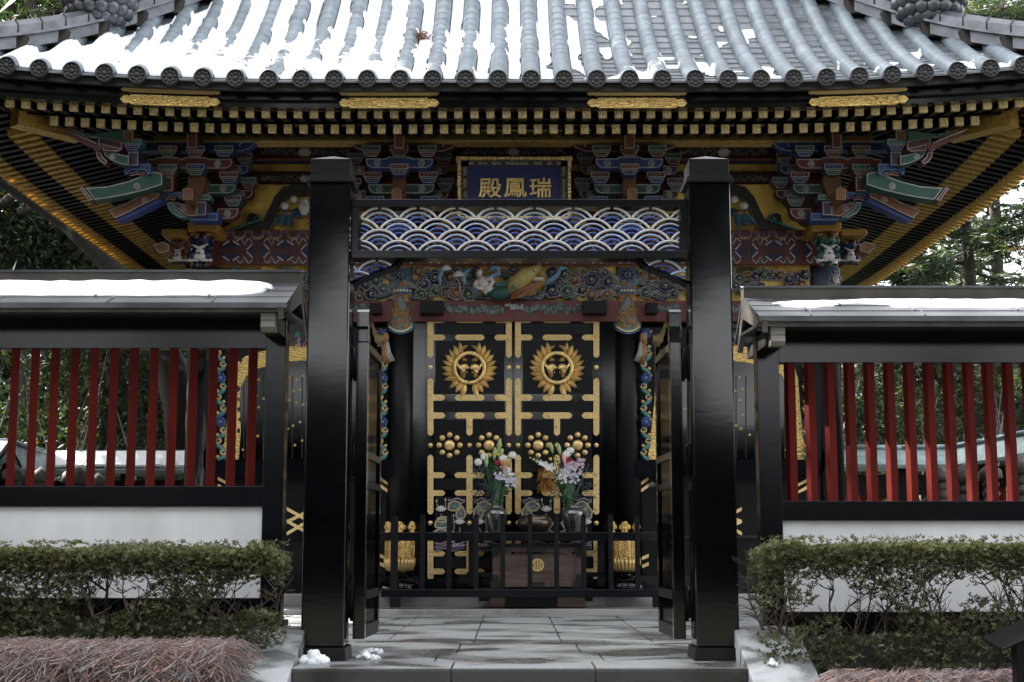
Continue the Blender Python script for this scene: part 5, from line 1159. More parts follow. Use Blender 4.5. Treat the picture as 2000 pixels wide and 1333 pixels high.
# --- side bays: black slatted cusped windows, carved pilasters, panelled dado with gilt strips
for mirr in (False, True):
    bb = lambda m: (m.mir(HX) if mirr else m)
    m = MB(); m.rect(405, 770, 640, 1150, WY+.03, .06); wall = bb(m).build('side_wall', M['lacquer_dull'], hall)
    outer = [(434,898),(441,842),(447,790),(450,740),(459,712),(478,697),(504,688),(540,681),(589,670)]; inner = [(466,898),(470,842),(468,790),(470,758),(481,735),(495,722),(520,716),(550,708),(589,704)]
    m = MB(); mx = lambda pp: [(2*589-x, y) for x, y in pp]
    sh = inner + mx(inner)[::-1]; m.poly(sh, WY+.015, .02, 0)
    for k in range(13): x = 476+k*19; m.rect(x-1, x+1, 735, 896, WY+.008, .01, 1)
    win = bb(m).build('cusped_window', [M['lacquer'], M['black']], hall)
    m = MB()
    for o_, i_ in ((outer, inner), (mx(outer), mx(inner))): m.poly(o_+i_[::-1], WY+.0, .03, 0)
    for s in (0, 1):
        for (x, y, r) in ((466,842,4),(465,760,5),(498,712,5),(470,704,4),(466,800,3.5),(468,820,3),(466,780,3)):
            xx = 2*589-x if s else x; m.poly([(xx+cos(2*pi*k/10)*r*.8, y+sin(2*pi*k/10)*r*1.3) for k in range(10)], WY-.003, .003, 1)
    bb(m).build('gilt_window_frame', [M['gold'], M['black']], win)
    m = MB()
    for x, y in ((505,742),(501,773),(515,779),(505,796),(503,852),(474,879),(565,738),(579,742),(592,735),(559,761),(573,764),(587,762),(564,782),(578,787),(592,791),(558,811),(586,825),(572,832),(562,838),(590,861),(576,870),(520,820),(535,760),(535,800),(545,850),(490,830),(520,750),(606,742),(620,738),(612,765),(606,787),(620,792),(614,828),(640,745),(655,780),(645,830),(672,800)): dome(m, x, y, 2.7, WY+.012, 0, .5, 10)
    bb(m).build('gilt_studs', M['gold_paint'], win)
    # carved foliage pilasters either side of the bay
    q = random.Random(44)
    for xc in (431, 747):
        m = MB()
        for k in range(12):
            y = 650+k*21.5; s = 1 if k % 2 else -1
            for j in range(3):
                pth = [(xc+s*(2+8*sin(t*.55+j*.5))*(1 if t < 7 else .7)*.9-s*3, y+t*3.1-6+j*2.2) for t in range(8)]
                m.tube([at(a, b_, WY-.02-.01*j) for a, b_ in pth], [.008,.020,.026,.028,.026,.022,.014,.004], 6, (0, 3, 0)[j])
            pth = [(xc+s*(4+7*cos(t*.8)*(1-t*.1)), y-4+7*sin(t*.8)*(1-t*.1)) for t in range(8)]; m.tube([at(a, b_, WY-.055) for a, b_ in pth], [.008,.012,.012,.012,.011,.010,.009,.008], 6, 1)
            m.ball(tuple(at(xc-s*6, y+6, WY-.05)), (.022,.02,.022), 1)
            if k in (0, 4, 8):
                for j in range(6): a = 2*pi*j/6; m.ball(tuple(at(xc+cos(a)*6, y+2+sin(a)*6, WY-.07)), (.028,.02,.028), 2)
                m.ball(tuple(at(xc, y+2, WY-.085)), (.018,.015,.018), 3)
        if xc == 747:
            for j in range(8): m.tube([at(750+j, 665, WY-.06), at(748+j*1.8, 690, WY-.09), at(754+2.4*j, 712-j, WY-.07)], [.012,.022,.005], 6, 4 if j < 4 else 5)
            m.ball(tuple(at(752, 660, WY-.07)), (.05,.04,.07), 4)
        bb(m).build('carved_pilaster', [mat("pilaster_teal", (.06,.19,.19), .5, vary=.4, vscale=25), M['gold_paint'], M['blue'], M['skyblue'], M['orange'], M['pale']], wall)
    m = MB()
    for k in range(13): a = pi*(.06+.88*k/12); m.tube([at(589+cos(a)*14, 650+sin(a)*10, WY-.03), at(589+cos(a)*34, 655+sin(a)*22, WY-.02)], [.010,.016], 5, k % 3)
    m.poly([(589+cos(pi*k/10)*16, 648+sin(pi*k/10)*12) for k in range(11)], WY-.04, .03, 3); bb(m).build('carved_wing', [M['blue'], M['pale'], M['pink'], M['teal']], wall)
    m = MB(); m.rect(405, 770, 898, 932, WY-.06, .1); bb(m).build('sill_beam', M['lacquer_beam'], hall)
    def gst(pts, d=.012):
        m = MB(); m.poly(pts, WY+d, .018, 0); bb(m).build('gilt_strip', M['gold_fine'], wall)
    for x0, x1 in ((425,455),(742,765)):
        for y in (936, 950): gst([(x0,y-5),(x1-3,y+10),(x1,y+15),(x1-4,y+15),(x0,y+2)])
    for y in (1082, 1098): gst([(742,y),(768,y+12),(768,y+19),(742,y+7)])
    for k_, (a, b_) in enumerate((((560,994),(592,1012)),((560,1020),(592,1004)),((560,1018),(592,1036)),((560,1043),(592,1024)))):
        gst([(a[0],a[1]-3.4),(b_[0],b_[1]-3.4),(b_[0],b_[1]+3.4),(a[0],a[1]+3.4)], .012-.003*k_)
    m = MB(); m.rect(405, 770, 1046, 1051, WY-.02, .05); m.rect(405, 770, 1125, 1150, WY-.05, .1); bb(m).build('dado_rail', M['lacquer_beam'], wall)
    # flank walls so the hall is closed on every side
    m = MB(); x0 = at(405, 800, WY).x; m.box(x0-.12, x0-.04, WY+.1, (2*YC-14)*K, .2, HC+3.6*K); bb(m).build('flank_wall', M['lacquer_dull'], hall)
m = MB(); a, b_ = at(405, 800, WY).x, 2*HX-at(405, 800, WY).x; m.box(a, b_, (2*YC-14)*K, (2*YC-14)*K+.1, .2, HC+3.6*K); m.build('rear_wall', M['lacquer_dull'], hall)
m = MB(); m.box(HX-4.6, HX+4.6, 16.0, 2*YC*K-16, -.2, .06); m.build('stone_plinth', M['step'], hall, bevel=.01)
m = MB(); m.box(HX-4.15, HX+4.15, 16.75, 2*YC*K-16.75, .058, .20); m.build('foundation_stone', M['step'], hall, bevel=.01)
hb('ground_beam', 400, 2*AX-400, 1131, 1152, WY-.10, .3, 'lacquer_beam')
# --- name plaque
PLY = 13.2*K
pl = thing('name_plaque', "gold framed blue plaque with three gold characters hanging under the hall's eaves", "plaque", tuple(at(AX+1, 400, PLY)))
m = MB(); m.rect(915, 1095, 324, 412, PLY, .05); m.build('board', mat("plaque_blue", (.005,.012,.10), .4, bump=.05, bscale=30), pl)
m = MB()
for (x0, x1, y0, y1) in ((901,1108,313,325),(901,916,313,425),(1094,1108,313,425),(901,1108,411,425)): m.rect(x0, x1, y0, y1, PLY-.03, .09, 0)
q = random.Random(6)
for x in (908, 1101):
    for y in range(328, 412, 6): s = q.choice((-1,1)); m.tube([at(x+s*(4-.6*t)*cos(t*.9), y+4*sin(t*.9)*(1-.1*t), PLY-.035) for t in range(8)], .0065, 4, 1 if q.random() < .8 else 2)
for x in range(920, 1092, 9): m.tube([at(x+4*cos(t*.9), 319+2.6*sin(t*.9)*(1-.1*t), PLY-.035) for t in range(8)], .006, 4, 1 if q.random() < .7 else 2)
m.build('inner_frame', [mat("plaque_dark_frame", (.03,.035,.03), .5), M['pale'], M['red']], pl)
m = MB()
def frill(a, b_, n, vert, jut):
    for k in range(n):
        t0, t1 = k/n, (k+1)/n; w = q.uniform(.75, 1.0); d = q.uniform(.01, .035)
        if vert: m.rect(a[0]-5*w*(jut < 0)-1, a[0]+5*w*(jut > 0)+1, a[1]+(b_[1]-a[1])*t0+.4, a[1]+(b_[1]-a[1])*t1-.4, PLY-.05-d, .12, 0)
        else: m.rect(a[0]+(b_[0]-a[0])*t0+.4, a[0]+(b_[0]-a[0])*t1-.4, a[1]-7*w*.5, a[1]+6*w*.5, PLY-.05-d, .12, 0)
frill((898,309), (1112,309), 24, False, 1); frill((898,425), (1112,425), 24, False, 1); frill((899,313), (899,423), 15, True, -1); frill((1110,313), (1110,423), 15, True, 1)
for x0, x1 in ((891,910),(1100,1118)): m.rect(x0, x1, 305, 313, PLY-.06, .12, 0)
m.rect(893, 898, 306, 326, PLY-.06, .1, 0); m.rect(1112, 1116, 306, 326, PLY-.06, .1, 0)
m.build('gilt_frame', M['gold_plain'], pl, bevel=.006)
for ch, xc, yc, hh in (("\u6bbf", 957, 368, 39), ("\u9cf3", 1006, 367.5, 39), ("\u745e", 1055, 367, 40)):
    cu = bpy.data.curves.new("character", 'FONT'); cu.body = ch; cu.align_x = 'CENTER'; cu.align_y = 'CENTER'; cu.size = 1; cu.extrude = .03; cu.offset = 0; cu.bevel_depth = .017; cu.bevel_resolution = 1
    to = bpy.data.objects.new("character_curve", cu); COL.objects.link(to); bpy.context.view_layer.update()
    me = bpy.data.meshes.new_from_object(to.evaluated_get(bpy.context.evaluated_depsgraph_get())); bpy.data.objects.remove(to)
    xs = [v.co.x for v in me.vertices]; ysq = [v.co.y for v in me.vertices]; cx, cy = (min(xs)+max(xs))/2, (min(ysq)+max(ysq))/2; s = hh*PLY/FPX*1.02/(max(ysq)-min(ysq)); c = at(xc, yc, PLY-.012) - WOFF[pl.name]
    for v in me.vertices: v.co = Vector(((v.co.x-cx)*s*1.08, 0, (v.co.y-cy)*s)) + Vector((0, -v.co.z*s*1.2, 0)) + c
    me.materials.clear(); me.materials.append(M['gold_plain']); o = bpy.data.objects.new('character', me); COL.objects.link(o); o.parent = pl
# ================================================================ barrier, offering box, altar and flowers before the doors
BY = 16.06
def vx(x, Y): return at(x, 1060, Y).x
def vz(y, Y): return at(1000, y, Y).z
bar = thing('wooden_barrier', "low black picket barrier standing across the foot of the hall doors", "barrier", (.1, BY, .06))
def bxp(nm, x0, x1, y0, y1, Y, th, mt, par, bev=.004):
    m = MB(); m.rect(x0, x1, y0, y1, Y, th); return m.build(nm, M[mt], par, bevel=bev)
bxp('top_rail', 742, 1292, 1040, 1057, BY+.02, .05, 'lacquer_beam', bar); m = MB(); m.poly([(744,1160),(750,1152),(1284,1152),(1290,1160),(1290,1167),(744,1167)], BY-.02, .10); m.build('bottom_rail', M['lacquer_beam'], bar, bevel=.004)
for x, w in ((770,14),(825,9.5),(877,9.5),(930,9.5),(982,9.5),(1035,9.5),(1087,9.5),(1140,9.5),(1193,9.5),(1245,9.5)):
    m = MB(); x0, x1 = vx(x-w/2, BY), vx(x+w/2, BY); d = (x1-x0); zt = vz(1008, BY); m.box(x0, x1, BY, BY+d, vz(1153, BY), zt)
    e = .006; m.add([(x0-e,BY-e,zt),(x1+e,BY-e,zt),(x1+e,BY+d+e,zt),(x0-e,BY+d+e,zt),((x0+x1)/2,BY+d/2,zt+.03)], [(0,1,4),(1,2,4),(2,3,4),(3,0,4),(3,2,1,0)]); m.build('picket', M['lacquer_dull'], bar, bevel=.003)
for x in (771, 1286): bxp('foot', x-10, x+10, 1167, 1187, BY-.03, .12, 'bronze' if False else 'lacquer_dull', bar)
# offering box
OY = 16.26
ob = thing('offering_box', "weathered brown wooden offering box with a gold ring crest and black iron corners", "offering box", (vx(1048, OY), OY, .06))
m = MB(); m.rect(966, 1131, 1082, 1138, OY+.015, .40); m.rect(962, 1135, 1068, 1079, OY, .44); m.rect(960, 1137, 1136, 1147, OY-.01, .46); body = m.build('box_body', M['wood'], ob, bevel=.004)
for x in (962, 1125): bxp('corner_stile', x, x+11, 1079, 1136, OY, .05, 'wood', ob)
bxp('top_board', 955, 1142, 1062, 1068, OY-.02, .48, 'lacquer_dull', ob)
for (x0,x1,y0,y1) in ((960,976,1066,1081),(1121,1138,1066,1081),(1030,1066,1067,1080),(961,974,1122,1137),(1124,1136,1122,1137),(958,980,1136,1149),(1118,1139,1136,1149),(1032,1064,1137,1148),(962,973,1079,1089),(1125,1136,1079,1089)):
    m = MB(); m.poly([(x0,y0),(x1,y0),(x1,y1),((x0+x1)/2+2,y1),((x0+x1)/2,y1-3 if y1-y0 > 10 else y1),((x0+x1)/2-2,y1),(x0,y1)], OY-.016, .02); m.build('iron_fitting', M['black'], ob)
m = MB(); n = 40; r0, r1 = 9.6, 12.6; yy = OY-.012
for a, b_ in ((r0, r1),):
    for k in range(n):
        t0, t1 = 2*pi*k/n, 2*pi*(k+1)/n; m.poly([(1050+cos(t0)*a,1104+sin(t0)*a),(1050+cos(t0)*b_,1104+sin(t0)*b_),(1050+cos(t1)*b_,1104+sin(t1)*b_),(1050+cos(t1)*a,1104+sin(t1)*a)], yy, .02)
for dx, h in ((-5.6, 8), (0, 10), (5.6, 8)): m.rect(1050+dx-1.7, 1050+dx+1.7, 1104-h, 1104+h, yy-.002, .02)
m.build('ring_crest', mat("crest_gold", (.72,.50,.20), .5, .2), ob)
for x0, x1, y0, y1, mt in ((935,1158,1150,1175,'lacquer_dull'),(956,986,1168,1186,'wood'),(1088,1142,1168,1186,'wood'),(986,1086,1167,1187,'lacquer_dull')): bxp('stand', x0, x1, y0, y1, OY-.02-(.02 if y1 > 1180 else 0), .4, mt, ob)
# altar table
TY = 16.72
tb = thing('altar_table', "black lacquered altar table with scrolled ends carrying the vases and bowl", "table", (vx(1044, TY), TY, .2))
m = MB(); m.poly([(902,1041),(908,1043),(1188,1043),(1194,1041),(1192,1052),(1180,1056),(916,1056),(904,1052)], TY-.12, .26); m.build('table_top', M['lacquer_beam'], tb, bevel=.004)
for x in (903, 1193): m = MB(); c = at(x, 1041, TY); m.tube([c+Vector((0,-.12,0)), c+Vector((0,.14,0))], .026, 10); m.build('scroll_end', M['lacquer_beam'], tb)
for x in (922, 1174):
    for yy in (TY-.10, TY+.08): m = MB(); m.rect(x-7, x+7, 1056, 1146, yy, .05); m.build('leg', M['lacquer_dull'], tb)
m = MB(); m.rect(915, 1182, 1118, 1127, TY-.11, .05); m.build('stretcher', M['lacquer_beam'], tb)
ztop = vz(1043, TY)
def vase(x, w, label):
    c = at(x, 1043, TY); u = TY/FPX; h = 54*u; r = w/2*u
    v = thing('flower_vase', label, "vase", (c.x, TY, ztop), "silvery vases on the altar")
    m = MB(); m.lathe([(r*.55,0),(r*.62,.01),(r*.70,h*.10),(r*.92,h*.45),(r*1.0,h*.68),(r*.95,h*.82),(r*.66,h*.91),(r*.56,h*.94),(r*.62,h*1.0),(r*.52,h*1.0),(r*.48,h*.93),(r*.001,h*.92)], (c.x, TY, ztop), 28, 0); o = m.build('vase_body', M['silver'], v)
    m = MB(); q = random.Random(int(x))
    for k in range(9):
        a0 = q.uniform(-.5, .5); pts = []
        for t in range(6):
            hh = h*(.18+.10*t); f = .92+.10*t/5; a = -pi/2+a0*.3+sin(t+a0*5)*.08+a0*t*.14; rr = r*(.78+.24*min(1, hh/h/.68))+.001; pts.append((c.x+cos(a)*rr, TY+sin(a)*rr, ztop+hh))
        m.tube(pts, .003, 4)
        p_ = pts[-1]; m.ball(p_, (.011,.004,.011), 0, 6, 4); m.ball(pts[3], (.009,.004,.013), 0, 6, 4)
    m.build('engraved_branch', M['black'], o); return v
vase(968.5, 43, "silvery vase with engraved branch holding the bouquet without orange pincushion flower"); vase(1120.5, 45, "silvery vase with engraved branch holding the bouquet with a drooping orange flower")
c = at(1044, 1043, TY); u = TY/FPX; bw = thing('incense_bowl', "dark bronze incense bowl on the altar between the two flower vases", "bowl", (c.x, TY, ztop))
m = MB(); r = 34*u; h = 34*u; m.lathe([(r*.5,0),(r*.55,h*.06),(r*.72,h*.18),(r*.95,h*.45),(r,h*.62),(r*.93,h*.80),(r*.84,h*.88),(r*.88,h*1.0),(r*.80,h*1.0),(r*.78,h*.86),(.001,h*.8)], (c.x, TY, ztop), 32); m.build('bowl_body', M['bronze'], bw)
m = MB(); m.lathe([(r*.86,h*.97),(r*.90,h*.985),(r*.90,h*1.02),(r*.85,h*1.02)], (c.x, TY, ztop), 32); m.build('rim', M['bronze'], bw)
# bouquets
FL = {n: mat(n, c_, .55, vary=.2, vscale=60) for n, c_ in dict(white_petal=(.75,.75,.70), red_petal=(.50,.03,.04), pink_petal=(.60,.43,.50), yellow_petal=(.70,.48,.08), orange_petal=(.42,.19,.03), lilac_petal=(.60,.60,.70), bud_green=(.33,.42,.17), peach_petal=(.75,.42,.36), spray=(.06,.075,.095), stem=(.06,.13,.045), blade=(.03,.085,.035)).items()}
def bouquet(x, label, spec, seed):
    q = random.Random(seed); b0 = at(x, 992, TY); rt = thing('bouquet', label, "flowers", tuple(b0), "bouquets in the altar vases"); u = TY/FPX
    V = lambda px_, py_, d=0: at(px_, py_, TY-d)
    m = MB(); ends = [(s[1], s[2]) for s in spec] + [(x+q.uniform(-38, 38), q.uniform(905, 965)) for _ in range(16)]
    for ex, ey in ends: m.tube([V(x+q.uniform(-12, 12), 1000), V(x+(ex-x)*.25+q.uniform(-4, 4), 970), V(x+(ex-x)*.65, (ey+965)/2+6, q.uniform(0, .05)), V(ex, ey+2, .02)], [.006,.0055,.005,.004], 5)
    m.build('stems', FL['stem'], rt)
    m = MB()
    for k in range(150):
        ex, ey = q.choice(ends); f = q.uniform(.15, .95); px_ = x+(ex-x)*f+q.uniform(-6, 6); py_ = 992+(ey-992)*f; a = rvec(q); a.y *= .5; L_ = q.uniform(.03, .075); quad(m, V(px_, py_, q.uniform(-.06, .06)), a*L_, rvec(q)*L_*.32, 0)
    for k in range(4):
        ex = x+q.uniform(-14, 16); pts = [V(x+q.uniform(-5, 5), 995, .03), V((x+ex)/2, 950, .04), V(ex, q.uniform(885, 915), .02)]; m.tube(pts, [.016,.030,.004], 6, 0, flat=.25)
    m.build('leaves', FL['blade'], rt, fix=False)
    m = MB()
    for k in range(26):
        px_, py_ = x+q.uniform(-42, 42), q.uniform(915, 975); c_ = V(px_, py_, q.uniform(-.05, .08))
        for j in range(9): p_ = c_+rvec(q)*.06; m.tube([c_, p_], .002, 3); m.ball(tuple(p_), .007, 0, 5, 4)
    m.build('grey_sprays', FL['spray'], rt)
    for s in spec:
        k_, px_, py_ = s[:3]; c_ = V(px_, py_, .05); m = MB()
        if k_ in ('daisy',):
            for ring, n_ in ((1, 13), (.6, 9)):
                for j in range(n_): a = 2*pi*j/n_+ring; m.ball((c_.x+cos(a)*.032*ring, c_.y-.012*(1-ring), c_.z+sin(a)*.028*ring), (.020,.006,.008), 0, 7, 4, Matrix.Rotation(-a, 3, 'Y'))
            nm, mt = 'daisy_bloom', FL[s[3]]
        elif k_ == 'carnation':
            for j in range(26): v_ = rvec(q); p_ = c_+Vector((v_.x*.036, v_.y*.02, v_.z*.020)); quad(m, p_, Vector((v_.x, v_.y*.4, abs(v_.z)+.3))*.018, rvec(q)*.014, 0)
            nm, mt = 'carnation_bloom', FL[s[3]]
        elif k_ == 'bud':
            an = R(s[3]); L_ = s[4]*u; d = Vector((sin(an), -.1, cos(an))); m.tube([c_-d*L_*.5, c_-d*L_*.2, c_+d*L_*.15, c_+d*L_*.42, c_+d*L_*.52], [.008,.022,.027,.015,.003], 9); nm, mt = 'lily_bud', FL[s[5] if len(s) > 5 else 'bud_green']
        elif k_ == 'cluster':
            for j in range(15):
                p_ = c_+Vector((q.uniform(-.055,.055), q.uniform(-.03,.02), q.uniform(-.05,.05)))
                for w in range(4): a = 2*pi*w/4+q.random(); quad(m, p_+Vector((cos(a)*.011, -.004, sin(a)*.011)), Vector((cos(a),-.3,sin(a)))*.014, Vector((-sin(a),.1,cos(a)))*.011, 0)
            nm, mt = 'statice_bloom', FL[s[3]]
        elif k_ == 'gladiolus':
            x2, y2 = s[3], s[4]; n_ = 7
            for j in range(n_):
                f = j/(n_-1); p_ = V(px_+(x2-px_)*f, py_+(y2-py_)*f, .06); sz = .050*(1-f*.75)
                for w in range(5): a = 2*pi*w/5+f*3; quad(m, p_+Vector((cos(a)*sz*.5, -.02*(1-f), sin(a)*sz*.5)), Vector((cos(a), -.35, sin(a)))*sz*.75, Vector((-sin(a), 0, cos(a)))*sz*.5, 0 if f < .55 else 1)
            nm, mt = 'gladiolus_bloom', [FL['white_petal'], FL['bud_green']]
        elif k_ == 'pincushion':
            for j in range(150): v_ = rvec(q); p_ = c_+Vector((v_.x*.03, v_.y*.03, q.uniform(-.16, .10))); m.tube([p_, p_+Vector((v_.x*.06, v_.y*.05, -.02+v_.z*.03)), p_+Vector((v_.x*.085, v_.y*.06, -.055))], .003, 3)
            nm, mt = 'pincushion_bloom', FL['orange_petal']
        elif k_ == 'ball': m.ball(tuple(c_), (.022,.02,.02), 0, 10, 6); nm, mt = 'billy_button', FL['yellow_petal']
        m.build(nm, mt, rt, fix=(k_ not in ('carnation','cluster','gladiolus')))
bouquet(968, "bouquet with white daisies, red carnation and green lily buds in the altar vase", [('daisy',934,903,'white_petal'),('daisy',946,892,'white_petal'),('bud',966,887,6,26),('bud',950,902,-4,24),('carnation',973,904,'red_petal'),('carnation',982,903,'peach_petal'),('carnation',984,914,'peach_petal'),('daisy',990,919,'white_petal'),('daisy',1001,889,'white_petal'),('daisy',982,895,'white_petal'),('cluster',976,928,'lilac_petal'),('cluster',996,934,'white_petal'),('cluster',999,943,'lilac_petal'),('ball',957,889,),('ball',973,888),('carnation',988,905,'yellow_petal'),('bud',975,872,8,30),('bud',979,884,20,16)], 3)
bouquet(1113, "bouquet with a drooping orange pincushion flower and white gladiolus in the altar vase", [('gladiolus',1076,914,1036,894),('pincushion',1067,930),('bud',1077,875,-14,22),('bud',1092,878,-12,24),('bud',1102,897,-8,26,'peach_petal'),('carnation',1112,899,'red_petal'),('ball',1087,892),('ball',1075,897),('daisy',1107,887,'white_petal'),('daisy',1114,881,'white_petal'),('carnation',1117,906,'pink_petal'),('cluster',1112,911,'pink_petal'),('cluster',1129,918,'pink_petal'),('cluster',1105,920,'white_petal'),('cluster',1115,918,'lilac_petal'),('cluster',1099,935,'white_petal'),('cluster',1122,934,'lilac_petal'),('cluster',1133,902,'pink_petal'),('cluster',1096,927,'lilac_petal')], 7)
# gilded stands
def gstand(x, label):
    Y = 16.62; c = at(x, 1140, Y); u = Y/FPX; g_ = thing('gilded_stand', label, "altar stand", (c.x, Y, .2), "gilded stands beside the doors"); H_ = lambda y: at(x, y, Y).z; r = 27.5*u; cc = (c.x, Y, 0)
    m = MB(); m.lathe([(r*1.25,.2),(r*1.45,H_(1150)),(r*1.35,H_(1138)),(r*.75,H_(1128)),(r*.45,H_(1122)),(r*.55,H_(1114))], cc, 28); m.build('black_foot', M['lacquer'], g_)
    m = MB()
    for k in range(24):
        a = 2*pi*k/24; m.tube([(cc[0]+cos(a)*r*.55, Y+sin(a)*r*.55, H_(1117)), (cc[0]+cos(a)*r*.88, Y+sin(a)*r*.88, H_(1111)), (cc[0]+cos(a)*r, Y+sin(a)*r, H_(1100)), (cc[0]+cos(a)*r, Y+sin(a)*r, H_(1093))], [.012,.020,.021,.021], 6); m.ball((cc[0]+cos(a)*r*1.06, Y+sin(a)*r*1.06, H_(1092.5)), .011, 0, 7, 5)
    m.build('petal_cup', M['gold_plain'], g_)
    m = MB(); m.lathe([(r*.9,H_(1112)),(r*.98,H_(1095)),(r*.97,H_(1060)),(r*.99,H_(1042))], cc, 32)
    for k in range(6):
        a0 = -pi/2+2*pi*k/6; on = lambda da, y, rr=1.01: (cc[0]+cos(a0+da)*r*rr, Y+sin(a0+da)*r*rr, H_(y))
        for da in (-.46, .46): m.tube([on(da, 1094), on(da, 1044)], .007, 5)
        for j in range(10): t = 2*pi*j/10; m.ball(on(cos(t)*.18, 1063+sin(t)*6), .009, 0, 6, 4)
        m.ball(on(0, 1063, 1.03), .012, 0, 7, 5)
        for j in range(9): s = 1 if j % 2 else -1; m.tube([on(s*(.1+.18*sin(w*.9)), 1092-3.0*j-2.2*cos(w*.9)) for w in range(6)], .007, 5)
        for s in (-1, 0, 1): m.ball(on(s*.2, 1030-(6 if s == 0 else 0), .98), (.028,.02,.032), 0, 8, 6)
        m.tube([on(0, 1044, .99), on(0, 1030, .99)], [.035,.014], 7); m.ball(on(0, 1036, 1.02), .014, 0, 7, 5)
    m.build('chased_cylinder', M['gold'], g_)
gstand(780, "gilded cylinder stand with lobed crown half hidden by the thick first picket"); gstand(1221, "gilded cylinder stand with lobed crown by the gate leaf that carries the latch")
# ================================================================ plants, trees, far fences
def crown_mesh(c, rad, nc, nl, size, seed, spread=.55, flat=1., needle=False, hollow=.35, weights=(5,4,1.2,.3), droop=.0):
    q = random.Random(seed); m = MB(); cs = []
    for i in range(nc):
        while True:
            v = Vector((q.uniform(-1,1), q.uniform(-1,1), q.uniform(-1,1)))
            if hollow < v.length < 1: break
        cs.append(Vector((v.x*rad[0], v.y*rad[1], v.z*rad[2])) + Vector(c))
    for cc in cs:
        sp = spread*q.uniform(.6, 1.4); wb = q.choices((0,1,2,3), weights)[0]
        for k in range(nl):
            p_ = cc + Vector((q.gauss(0, sp), q.gauss(0, sp), q.gauss(0, sp*.6*flat))); a = rvec(q); b_ = rvec(q).cross(a); s = size*q.uniform(.6, 1.3)
            if needle: a.z = a.z*.4-droop; a = a.normalized(); quad(m, p_, a*s*1.6, b_*s*.16, wb if q.random() < .7 else q.choices((0,1,2,3), weights)[0])
            else: quad(m, p_, a*s, b_*s*.45, wb if q.random() < .6 else q.choices((0,1,2,3), weights)[0])
    return m
def limb(m, p, q_, r0, r1, rn, k=6, wob=.12):
    P = [Vector(p).lerp(Vector(q_), t/k) + (rvec(rn)*wob*(t not in (0, k))) for t in range(k+1)]; m.tube(P, [r0+(r1-r0)*t/k for t in range(k+1)], 8); return P
def tree(name, label, cat, base, trunk_pts, r0, crowns, seed, bark='bark', group=None, leaf=LEAF, **kw):
    rn = random.Random(seed); t = thing(name, label, cat, base, group); m = MB(); P = [Vector(p_) for p_ in trunk_pts]; n = len(P)
    rs = [r0*(1-.75*i/(n-1)) for i in range(n)]; m.tube(P, rs, 12)
    for (c, rad, nc, nl, size) in crowns:
        s = min(P, key=lambda p_: (p_-Vector(c)).length + max(0, p_.z-c[2])*3)
        limb(m, s, c, r0*.32, r0*.08, rn)
        for k in range(4): e = Vector(c)+Vector((rn.uniform(-.8,.8)*rad[0], rn.uniform(-.8,.8)*rad[1], rn.uniform(-.5,.8)*rad[2])); limb(m, Vector(c).lerp(s, .3), e, r0*.10, r0*.03, rn, 5, .1)
    m.build('trunk', M[bark], t)
    for i, (c, rad, nc, nl, size) in enumerate(crowns): crown_mesh(c, rad, nc, nl, size, seed*10+i, **kw).build('crown', leaf, t, fix=False)
    return t
# the leaning lichened tree behind the hall's left eave
tree('leaning_tree', "big leaning tree with lichen patches whose trunk slants behind the hall's eave", "tree", (-5.6, 26, 0),
     [at(362, 905, 26), at(352, 800, 26), at(335, 720, 26), at(290, 610, 26), at(215, 512, 26), at(140, 440, 26), at(60, 385, 26), at(-60, 310, 26), at(-200, 240, 26), at(-330, 100, 26)], .34,
     [(tuple(at(-150, 190, 26.5)), (2.2,1.6,1.6), 40, 150, .10), (tuple(at(60, 330, 27.5)), (1.3,1.2,.9), 26, 130, .09), (tuple(at(40, 450, 29)), (1.9,1.2,1.3), 60, 170, .085), (tuple(at(150, 505, 29)), (1.2,1.0,.9), 40, 170, .08), (tuple(at(-80, 420, 29)), (1.6,1.2,1.3), 40, 150, .085)], 5, 'bark_lichen', weights=(7,3,.6,.3))
tg = "evergreens in the wood behind the shrine"
tree('evergreen_tree', "dark broadleaf evergreen beneath the leaning trunk, left of the hall", "tree", (-8.6, 30, 0), [(-8.6,30,0),(-8.5,30,3),(-8.7,30,6.5)], .22, [((-8.6,30,5.2),(2.0,1.6,2.1),60,150,.10), ((-7.0,31,4.0),(1.4,1.2,1.5),34,140,.10)], 11, group=tg, weights=(5,4,1.6,.3))
tree('evergreen_tree', "tall sunlit tree with twin bare trunks above the snowy end of the hip ridge", "tree", (-11.5, 34, 0), [(-11.5,34,0),(-11.6,34,5),(-11.9,34,9),tuple(at(20,10,34)),tuple(at(-20,-120,34))], .38, [(tuple(at(60,-10,35)),(2.4,1.6,1.5),46,130,.12), (tuple(at(-260,40,35)),(2.6,2,2.2),46,120,.12), (tuple(at(200,-60,36)),(2.6,1.8,1.4),40,120,.12)], 12, group=tg, weights=(2,4,5,.3))
m_ = tree('evergreen_tree', "slim tree with a crooked trunk between the ridge finial and the picture corner", "tree", (-9.8, 33, 0), [(-9.8,33,0),(-9.7,33,6),tuple(at(75,36,33)),tuple(at(55,0,33)),tuple(at(40,-80,33))], .24, [(tuple(at(150,20,34)),(1.5,1.2,.9),26,120,.10)], 13, group=tg, weights=(2,4,5,.3))
